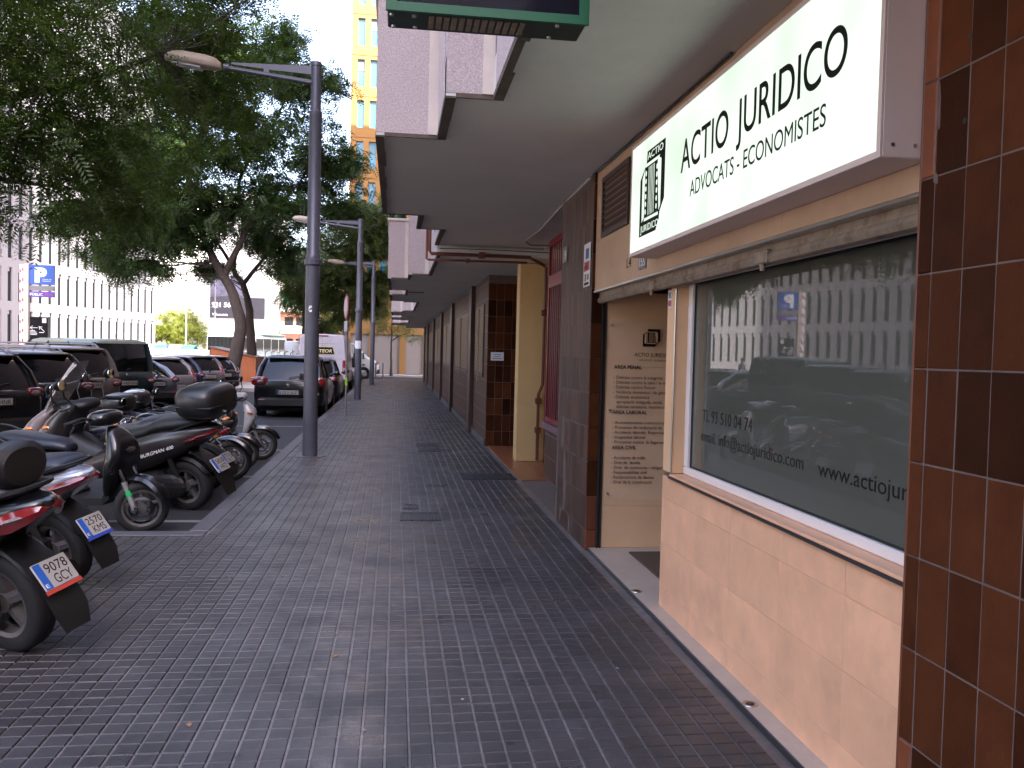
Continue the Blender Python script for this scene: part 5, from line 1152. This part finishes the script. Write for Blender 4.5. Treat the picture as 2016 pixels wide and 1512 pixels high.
# ------------------------------------------------------------------ brick flats, billboard block and plaza furniture
M_brk = mat('red_brick_facade', (.45, .20, .14), .85, var=.1, vs=2); M_wht = mat('white_render_far', (.70, .68, .66), .85, var=.05)
M_awn = mat('green_awning', (.02, .24, .17), .7, var=.15, vs=2)
rb = thing('brick_flats', 'red brick flats with white balconies and green awnings in the distance', 'building', (-16.5, 124, -.2), rad(-6))
MB().box(-8, 9, 0, 12, 0, 14).build('wall', M_brk, rb)
for k in range(4):
    z = 1.0+3.0*k
    for i in range(4):
        x = -7.6+4.2*i
        b = MB().box(x, x+3.4, -1.1, 0, z, z+.16).box(x, x+3.4, -1.1, -1.02, z+.16, z+1.05).box(x, x+.08, -1.02, -.001, z+.16, z+1.05).build('balcony', M_wht, rb)
        MB().box(x+.3, x+1.5, -.05, -.001, z+.17, z+2.3).box(x+1.9, x+3.0, -.05, -.001, z+.5, z+2.3).build('window', M_facglass, rb)
        if (i*3+k*5) % 4 < 2: MB().add([(x+.1, -1.15, z+1.15), (x+1.7, -1.15, z+1.15), (x+1.7, -.2, z+2.6), (x+.1, -.2, z+2.6), (x+.1, -1.12, z+1.15), (x+1.7, -1.12, z+1.15), (x+1.7, -.17, z+2.6), (x+.1, -.17, z+2.6)], [(0, 1, 2, 3), (7, 6, 5, 4), (0, 4, 5, 1)]).build('awning', M_awn, b)
bb = thing('billboard_block', 'white gable end carrying a grey estate agent billboard', 'building', (-30, 117.5, -.2), rad(-4))
MB().box(-8, 13.5, 0, 12, 0, 22).build('wall', M_wht, bb)
M_bill = mat('grey_billboard', (.040, .038, .048), .6, var=.05); M_billp = mat('billboard_photo', (.10, .095, .14), .6, var=.5, vs=2.5)
q = MB().cbox(6.0, 13.0, -.25, -.01, 5.7, 8.4, .03).build('billboard', M_bill, bb)
MB().cbox(6.0, 10.2, -.24, -.01, 8.5, 11.2, .02).build('poster_picture', M_billp, q)
letters('931 568 ...', M_inkw, (6.25, -.262, 7.1), (1, 0, 0), (0, 0, 1), q, h=.62, w=3.6, bold=.03)
letters('Volumetric', M_inkw, (6.3, -.262, 5.95), (1, 0, 0), (0, 0, 1), q, h=.36, w=2.0, bold=.02)

# car park totem, black direction totem
pt = thing('parking_totem', 'blue parking sign on a tall pole with a red and white chequered edge', 'sign', (-16.08, 41.1, -.01), rad(4))
M_blue = mat('parking_blue', (.02, .085, .36), .45, var=.05); M_violet = mat('violet_sign', (.07, .035, .30), .45, var=.05)
MB().cbox(-.32, -.12, -.10, .10, 0, 5.15, .01).build('pole', mat('beige_pole', (.45, .38, .32), .6), pt)
MB().cbox(-.50, -.33, -.06, .06, 0, 5.12, .004).build('chequered_strip', M_inkw, pt)
ck = MB()
for i in range(11): ck.box(-.49, -.44, -.066, -.0605, .25+.45*i, .4+.45*i).box(-.40, -.34, -.066, -.0605, .32+.45*i, .47+.45*i)
tag(ck.build('chequer', M_redp, pt), kind='stuff')
a = MB().cbox(-.11, .92, -.08, .08, 4.25, 5.12, .01).build('blue_panel', M_blue, pt)
letters('P', M_inkw, (.12, -.083, 4.38), (1, 0, 0), (0, 0, 1), a, h=.62, w=.5, bold=.06)
letters('Ciutat de\nla Justícia', M_inkw, (.44, -.083, 4.46), (1, 0, 0), (0, 0, 1), a, h=.055, w=.36)
MB().cbox(-.11, .92, -.08, .08, 3.98, 4.2, .01).build('display_panel', M_greyp, pt)
a = MB().cbox(-.11, .92, -.08, .08, 3.70, 3.94, .01).build('violet_panel', M_violet, pt)
letters('PÚBLIC', M_inkw, (-.07, -.083, 3.76), (1, 0, 0), (0, 0, 1), a, h=.11, w=.52, bold=.02)
letters('24 H.', M_redp, (.52, -.083, 3.76), (1, 0, 0), (0, 0, 1), a, h=.11, w=.36, bold=.02)
dt = thing('direction_totem', 'black direction totem with white arrows in front of the white facade', 'sign', (-16.35, 42.6, -.01), rad(4))
MB().cbox(-.42, .36, -.08, .08, 0, 2.85, .01).build('board', M_ink, dt)
def arrow(x, z, a, s=.2):
    m = MB(); c_, s_ = math.cos(a), math.sin(a)
    def R2(p): return (x+p[0]*c_-p[1]*s_, z+p[0]*s_+p[1]*c_)
    for poly in ([(-s, -.014), (s, -.014), (s, .014), (-s, .014)], [(s, .0), (s-.12, .09), (s-.14, .07), (s-.03, 0)], [(s, 0), (s-.03, 0), (s-.14, -.07), (s-.12, -.09)]):
        m.prism([R2(p) for p in poly], 'y', -.083, -.0805)
    m.build('arrow', M_inkw, dt)
arrow(-.22, 2.35, math.pi, .17); arrow(.12, 2.3, rad(135), .17); arrow(-.15, 1.72, rad(48), .17)
tx = MB()
for x, z, w in ((-.36, 2.2, .2), (-.36, 2.14, .26), (-.36, 2.08, .3), (-.36, 2.02, .28), (.02, 2.12, .2), (-.32, 1.52, .26)): tx.box(x, x+w, -.083, -.0805, z, z+.03)
tx.build('printed_lines', M_inkw, dt)
MB().cbox(.14, .32, -.088, -.0805, 2.58, 2.8, .004).build('sticker', M_paper, dt)

# glass balustrade, low wall, orange hut, containers, poles
M_gl = mat('clear_balustrade_glass', (.62, .75, .74), .04, alpha=.38, var=.05, coat=.5)
fn = wroot('glass_fence', 'glass balustrade on dark posts along the far side of the plaza', 'fence', (-12, 60, -.2))
p0, p1 = Vector((-17.5, 62.9, 0)), Vector((-6.0, 60.8, 0)); n = 24
pg = MB().cbox(-.02, .02, -.03, .03, -.2, 1.05, .004).mesh('post', M_darksteel); u = (p1-p0)/n
for i in range(n+1): link('post', pg, fn, p0+u*i)
for i in range(0, n, 2):
    a, b = p0+u*(i+.06), p0+u*(i+1.94); k = Vector((-u.y, u.x, 0)).normalized()*.012+Vector((0, .06, 0))
    MB().loft([[tuple(a+k+Vector((0, 0, .2))), tuple(a-k+Vector((0, .12, .2))), tuple(b-k+Vector((0, .12, .2))), tuple(b+k+Vector((0, 0, .2)))], [tuple(a+k+Vector((0, 0, 1.45))), tuple(a-k+Vector((0, .12, 1.45))), tuple(b-k+Vector((0, .12, 1.45))), tuple(b+k+Vector((0, 0, 1.45)))]]).build('glass_panel', M_gl, fn)
fr = MB().box(-7.6, -3.4, 51.6, 51.8, -.2, 1.0).build('low_wall', mat('raw_concrete', (.25, .23, .22), .85, var=.15, vs=1.5)); tag(fr, 'low concrete wall behind the white panel van', 'wall')
cp = thing('cycle_rail', 'row of dark hooped rails standing on the low concrete wall', 'railing', (-6, 51.7, 1.0), 0)
for i in range(12): MB().tube([(-1.5+.36*i, 0, 0), (-1.5+.36*i, 0, .42), (-1.36+.36*i, 0, .5), (-1.28+.36*i, 0, .5)], .022, 6).build('hoop', M_darksteel, cp)
M_or = mat('orange_metal', (.42, .115, .03), .55, var=.12, vs=3, dirt=.3, ds=2, dcol=(.2, .07, .03)); M_ord = mat('rust_brown_metal', (.17, .075, .04), .6, var=.15, vs=2)
hu = wroot('orange_hut', 'low orange metal hut with a sloping roof behind the parked cars', 'hut', (-7.7, 43.8, 0))
MB().prism([(-8.85, .0), (-6.72, .0), (-6.72, 1.17), (-8.85, 1.62)], 'y', 43.3, 46.0).build('body', M_or, hu)
MB().prism([(-8.92, 1.64), (-6.66, 1.175), (-6.66, 1.22), (-8.92, 1.685)], 'y', 43.2, 46.1).build('roof', M_ord, hu)
MB().box(-6.7199, -6.705, 43.4, 45.9, .04, 1.13).build('dark_side_panel', M_ord, hu)
MB().cbox(-7.75, -7.4, 43.285, 43.299, .25, .85, .003).build('torn_poster', M_greyp, hu)
struct('tree_bed', MB().box(-9.6, -5.2, 36.5, 51.5, -.3, 0), M_plaza)
CC = [('orange', (.42, .18, .05)), ('white', (.62, .62, .62)), ('deep blue', (.03, .06, .30)), ('peach', (.55, .32, .24)), ('teal', (.03, .20, .22))]
for i, (nm, col_) in enumerate(CC):
    r = thing('recycling_bin', f'grey recycling container with a rounded {nm} lid in the row by the glass fence', 'bin', (-20.7+1.05*i, 73.2-.1*i, -.2), rad(-8), 'recycling containers')
    MB().loft([[(x*k, y*k, z) for x, y in ((-.5, -.6), (.5, -.6), (.5, .6), (-.5, .6))] for z, k in ((.1, .86), (1.35, 1.0))]).build('bin_body', mat('bin_grey_%d' % i, (.24, .27, .27), .6), r)
    MB().lathe([(.56, -.5), (.60, -.48), (.60, .48), (.56, .5)], (0, 0, 1.36), 'x', 12, a0=0, a1=math.pi).build('lid', mat('bin_lid_%d' % i, col_, .45), r)
def pole(x, y, z1, arm, label, r=.07):
    t = thing('plaza_lamp', label, 'lamp post', (x, y, -.2), 0, 'thin lamp posts in the plaza')
    MB().tube([(0, 0, 0), (0, 0, z1*.5), (0, 0, z1)], [r, r*.8, r*.6], 8).build('post', M_galv, t, smooth=True)
    if arm: MB().cbox(0 if arm > 0 else arm, arm if arm > 0 else 0, -.05, .05, z1-.12, z1, .01).cbox(arm-.5, arm, -.13, .13, z1-.16, z1-.06, .02).build('arm', M_galv, t)
    else: MB().lathe([(.05, z1), (.45, z1+.02), (.40, z1+.12), (.0, z1+.16)], (0, 0, 0), 'z', 12).build('lamp_head', M_darksteel, t)
pole(-24.85, 84.3, 10.2, 0.8, 'thin lamp post rising in front of the white facade', .09)
pole(-20.5, 88.8, 9.3, 2.2, 'lamp post with a long flat arm right of the white facade', .1)
pole(-18.6, 93, 5.9, 0, 'small mushroom headed lamp near the billboard', .05)
pole(-21.2, 106, 12, 0, 'tall pale pole standing in front of the billboard', .1)

bk = thing('render_block', 'plain rendered apartment block closing the street behind the camera', 'building', (-14, -42, -.2), 0)
MB().box(-34, 30, -12, 0, 0, 26).build('wall', mat('grey_render', (.15, .13, .12), .85, var=.1, vs=.3), bk)  # unseen block added so the cars reflect less bright sky
q = MB()
for k in range(8):
    for i in range(20): q.box(-32+3.1*i, -30.6+3.1*i, -.05, .02, 1.2+3.1*k, 2.9+3.1*k)
tag(q.build('windows', M_facglass, bk), kind='stuff')
# ------------------------------------------------------------------ person beyond the parked cars
def person(loc, rz):
    J = {'pelvis': (0, 0, .95, .13), 'waist': (0, 0, 1.1, .12), 'chest': (0, 0, 1.35, .15), 'neck': (0, 0, 1.5, .055), 'head0': (.01, 0, 1.6, .085), 'head1': (.01, 0, 1.72, .075)}
    E_ = [('pelvis', 'waist'), ('waist', 'chest'), ('chest', 'neck'), ('neck', 'head0'), ('head0', 'head1')]
    for s, n in ((1, 'a'), (-1, 'b')):
        for k, v in {'sh': (0, s*.19, 1.43, .07), 'el': (.0, s*.25, 1.15, .048), 'wr': (.08, s*.24, .92, .035), 'hip': (0, s*.1, .9, .10), 'kn': (.02, s*.11, .5, .065), 'an': (0, s*.11, .09, .045), 'toe': (.14, s*.12, .04, .04)}.items(): J[k+n] = v
        E_ += [('chest', 'sh'+n), ('sh'+n, 'el'+n), ('el'+n, 'wr'+n), ('pelvis', 'hip'+n), ('hip'+n, 'kn'+n), ('kn'+n, 'an'+n), ('an'+n, 'toe'+n)]
    ks = list(J); me = bpy.data.meshes.new('person'); me.from_pydata([J[k][:3] for k in ks], [(ks.index(a), ks.index(b)) for a, b in E_], [])
    o = bpy.data.objects.new('person', me); COL.objects.link(o)
    sk = o.modifiers.new('skin', 'SKIN')
    for i, k in enumerate(ks): me.skin_vertices[0].data[i].radius = (J[k][3], J[k][3]); me.skin_vertices[0].data[i].use_root = (i == 0)
    sb = o.modifiers.new('sub', 'SUBSURF'); sb.levels = 1; sb.render_levels = 1
    dg = bpy.context.evaluated_depsgraph_get(); nm = bpy.data.meshes.new_from_object(o.evaluated_get(dg)); o.modifiers.clear(); o.data = nm
    nm.materials.clear()
    for m_ in (mat('skin', (.42, .25, .18), .6), mat('dark_trousers', (.03, .03, .04), .8), mat('pale_shirt', (.45, .45, .50), .8)): nm.materials.append(m_)
    for p in nm.polygons: p.material_index = 0 if p.center.z > 1.5 or abs(p.center.y) > .215 and p.center.z < 1.05 else 1 if p.center.z < 1.0 else 2
    MB().ell((-.005, 0, 1.715), (.095, .088, .07), 12, 8).build('hair', mat('dark_hair', (.05, .035, .03), .7), o, smooth=True)
    o.location = loc; o.rotation_euler.z = rz; tag(o, 'person in a pale shirt walking beyond the roofs of the parked cars', 'person'); return o
person((-14.2, 43.0, -.01), rad(160))

# ------------------------------------------------------------------ trees
def leaf_mat(name, col, trans=.35, var=.35):
    m = bpy.data.materials.new(name); m.use_nodes = True; t = m.node_tree; L = t.links.new; N = t.nodes.new
    b = t.nodes['Principled BSDF']; out = t.nodes['Material Output']; b.inputs['Roughness'].default_value = .5; b.inputs['Specular IOR Level'].default_value = .35
    ge = N('ShaderNodeNewGeometry'); ns = N('ShaderNodeTexNoise'); ns.inputs['Scale'].default_value = .9; ns.inputs['Detail'].default_value = 6; ns.inputs['Roughness'].default_value = .75; L(ge.outputs['Position'], ns.inputs['Vector'])
    mr = N('ShaderNodeMapRange'); mr.inputs[1].default_value = .3; mr.inputs[2].default_value = .7; mr.inputs[3].default_value = 1-var; mr.inputs[4].default_value = 1+var; L(ns.outputs[0], mr.inputs[0])
    sc = N('ShaderNodeVectorMath'); sc.operation = 'SCALE'; sc.inputs[0].default_value = col; L(mr.outputs[0], sc.inputs['Scale']); L(sc.outputs[0], b.inputs['Base Color'])
    tr = N('ShaderNodeBsdfTranslucent'); s2 = N('ShaderNodeVectorMath'); s2.operation = 'MULTIPLY'; s2.inputs[1].default_value = (1.5, 1.5, .6); L(sc.outputs[0], s2.inputs[0]); L(s2.outputs[0], tr.inputs[0])
    mx = N('ShaderNodeMixShader'); mx.inputs[0].default_value = trans; L(b.outputs[0], mx.inputs[1]); L(tr.outputs[0], mx.inputs[2]); L(mx.outputs[0], out.inputs[0])
    return m
M_bark = mat('grey_brown_bark', (.05, .036, .028), .9, var=.35, vs=9, bump=1.0, bs=30, stretch=(1, 1, .25))
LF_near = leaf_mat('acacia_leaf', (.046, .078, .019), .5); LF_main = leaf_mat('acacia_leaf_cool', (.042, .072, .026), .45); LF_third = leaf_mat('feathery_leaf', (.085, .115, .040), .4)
LF_lit = leaf_mat('sunlit_leaf', (.19, .215, .045), .4)  # sunlight put into the colour, brighter than the other leaf greens
def unit(a): return a/np.maximum(np.linalg.norm(a, axis=1, keepdims=True), 1e-9)
def crown_mesh(name, blobs, m, dens, clump, slen, npair, lsz, droop=.35, wide=.36, seed=1):
    """pinnate sprays gathered in clumps through a set of ellipsoids; returns the mesh and the clump centres"""
    rg = np.random.default_rng(seed); P = []; CC_ = []
    for x, y, z, r in blobs:
        nc = max(3, int(clump*r*r)); d = unit(rg.normal(size=(nc, 3))); q = d*(rg.random((nc, 1))**.45)*np.array([r, r, r*.8])+np.array([x, y, z]); CC_.append(q)
        k = max(4, int(dens*r*r/nc))
        sg = .20*r**.5+.10
        pts = q[:, None, :]+rg.normal(size=(nc, k, 3))*np.array([sg, sg, sg*.55])*(.6+.8*rg.random((nc, 1, 1)))
        P.append(pts.reshape(-1, 3))
    P = np.concatenate(P); n = len(P)
    ax = rg.normal(size=(n, 3)); ax[:, 2] = ax[:, 2]*.5-droop; ax = unit(ax)
    up = rg.normal(size=(n, 3))*.45+np.array([0, 0, 1.0]); sd = unit(np.cross(ax, up)); nr = np.cross(sd, ax)
    L = slen*(.7+.6*rg.random((n, 1))); V = []
    for i in range(npair):
        f = (i+.6)/npair; size = lsz*(1-.45*abs(f-.45)); c = P+ax*L*f-np.array([0, 0, 1.0])*L*f*f*.25
        for s in (-1, 1):
            d = unit(sd*s*.85+ax*.55+nr*(rg.random((n, 1))-.5)*.6); w = np.cross(d, nr)*size*wide*.5
            b0 = c; t = c+d*size; mm = c+d*size*.5
            V.append(np.stack([b0, mm+w, t, mm-w], 1))
    V = np.concatenate(V).reshape(-1, 3); nq = len(V)//4
    me = bpy.data.meshes.new(name); me.vertices.add(len(V)); me.vertices.foreach_set('co', V.astype(np.float32).ravel())
    me.loops.add(nq*4); me.loops.foreach_set('vertex_index', np.arange(nq*4, dtype=np.int32))
    me.polygons.add(nq); me.polygons.foreach_set('loop_start', np.arange(0, nq*4, 4, dtype=np.int32))
    me.materials.append(m); me.update(calc_edges=True); return me, np.concatenate(CC_)
def tree(name, label, base, limbs, blobs, m, group, dens, clump, slen, npair, lsz, seed, twig=.012, twigs=True, **kw):
    t = thing(name, label, 'tree', base, 0, group); WORLD_ROOTS.add(t.name)
    me, cc = crown_mesh('crown', blobs, m, dens, clump, slen, npair, lsz, seed=seed, **kw)
    tag(link('crown', me, t), kind='stuff')
    mb = MB(); pts = []
    for pl, (r0, r1) in limbs:
        q = fine(pl, 3); n = len(q); rr = [r0+(r1-r0)*(i/(n-1))**.75 for i in range(n)]
        if abs(q[0][2]) < .9: rr[0] *= 1.35; rr[1] *= 1.1
        mb.tube([(p[0]+random.uniform(-.02, .02)*(i > 0), p[1], p[2]) for i, p in enumerate(q)], rr, 10); pts += [(p, r) for p, r in zip(q, rr)][n//4:]
    tr = mb.build('trunk', M_bark, t, smooth=True)
    if twigs:
        A = np.array([p for p, r in pts]); tb = MB(); rg = np.random.default_rng(seed+5)
        for c in cc[rg.random(len(cc)) < .6]:
            d = np.linalg.norm(A-c, axis=1)+np.maximum(0, A[:, 2]-c[2])*.8; i = int(d.argmin()); a = A[i]; mid = (a+c)/2+rg.normal(size=3)*.12*np.linalg.norm(c-a)**.5
            R0 = min(pts[i][1]*.7, twig*(.7+.35*np.linalg.norm(c-a)))
            tb.tube(fine([tuple(a), tuple(mid), tuple(c)], 3), [R0+(twig*.35-R0)*j/6 for j in range(7)], 5, cap=False)
        tag(tb.build('branches', M_bark, t, smooth=True), kind='stuff')
    return t
GT = 'street trees beside the parking bays'
L_near = [([(-8.6, 12.6, -.2), (-8.5, 12.7, 1.5), (-8.3, 12.8, 3.0), (-7.7, 12.9, 4.4), (-6.9, 13.0, 5.8), (-6.2, 13.2, 7.4), (-5.6, 13.4, 9.2)], (.26, .05)),
          ([(-8.0, 12.85, 3.7), (-7.0, 12.9, 4.3), (-5.8, 13.2, 5.0), (-4.6, 13.8, 5.6), (-3.9, 14.6, 6.3)], (.13, .025)),
          ([(-7.4, 12.95, 5.0), (-6.2, 12.6, 5.8), (-5.0, 12.9, 6.6), (-4.2, 13.8, 7.4)], (.11, .03)), ([(-7.9, 12.85, 4.0), (-6.7, 12.2, 4.2), (-5.6, 12.6, 3.9), (-4.9, 13.3, 3.9)], (.08, .02))]
t_near = tree('street_tree', 'large overhanging tree whose drooping crown fills the upper left of the view', (-8.6, 12.6, -.2), L_near, B_near, LF_near, GT, 290, 6, .34, 7, .105, 21, wide=.30)
tree('street_tree', 'tall forked tree with a leaning curved trunk beside the orange hut', B_base[0], L_main, B_main, LF_main, GT, 290, 7, .50, 6, .20, 22, twig=.02)
tree('street_tree', 'second trunk just behind the orange hut, its crown merged with its neighbour', B_base[1], L_main2, B_main2, LF_main, GT, 290, 7, .50, 6, .20, 23, twig=.02)
tree('street_tree', 'feathery tree farther along the kerb beyond the white panel van', B_base[2], L_third, B_third, LF_third, GT, 400, 10, .55, 6, .19, 24, twig=.022, droop=.6)
tree('young_tree', 'slender young tree in front of the pale roller doors of the yellow tower', B_base[3], L_young, B_young, LF_third, 'young trees', 190, 9, .5, 6, .12, 25, twig=.015, droop=.5)
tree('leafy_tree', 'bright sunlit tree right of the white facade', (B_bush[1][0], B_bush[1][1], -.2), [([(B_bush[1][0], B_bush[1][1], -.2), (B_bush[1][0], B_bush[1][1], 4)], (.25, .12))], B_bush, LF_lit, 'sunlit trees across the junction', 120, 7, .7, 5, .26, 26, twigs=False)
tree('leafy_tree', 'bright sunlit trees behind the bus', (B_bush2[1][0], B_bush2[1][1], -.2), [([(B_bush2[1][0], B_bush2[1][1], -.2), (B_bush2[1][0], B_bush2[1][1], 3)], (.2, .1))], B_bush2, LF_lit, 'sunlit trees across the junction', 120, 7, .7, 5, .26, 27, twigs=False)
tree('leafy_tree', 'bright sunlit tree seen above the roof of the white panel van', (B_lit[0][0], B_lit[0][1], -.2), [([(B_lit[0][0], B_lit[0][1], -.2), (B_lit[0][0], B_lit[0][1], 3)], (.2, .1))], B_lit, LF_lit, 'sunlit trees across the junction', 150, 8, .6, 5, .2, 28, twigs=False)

for dx, dy, lab in ((-.2, -16.5, 'broad street tree added unseen behind the camera to block sky'), (.1, -29, 'farther broad street tree added unseen behind the camera to block sky')):
    c = copy_tree(t_near); c.location = (t_near.location.x+dx, t_near.location.y+dy, t_near.location.z); c['label'] = lab  # unseen copies of the near tree, added to block sky and darken reflections
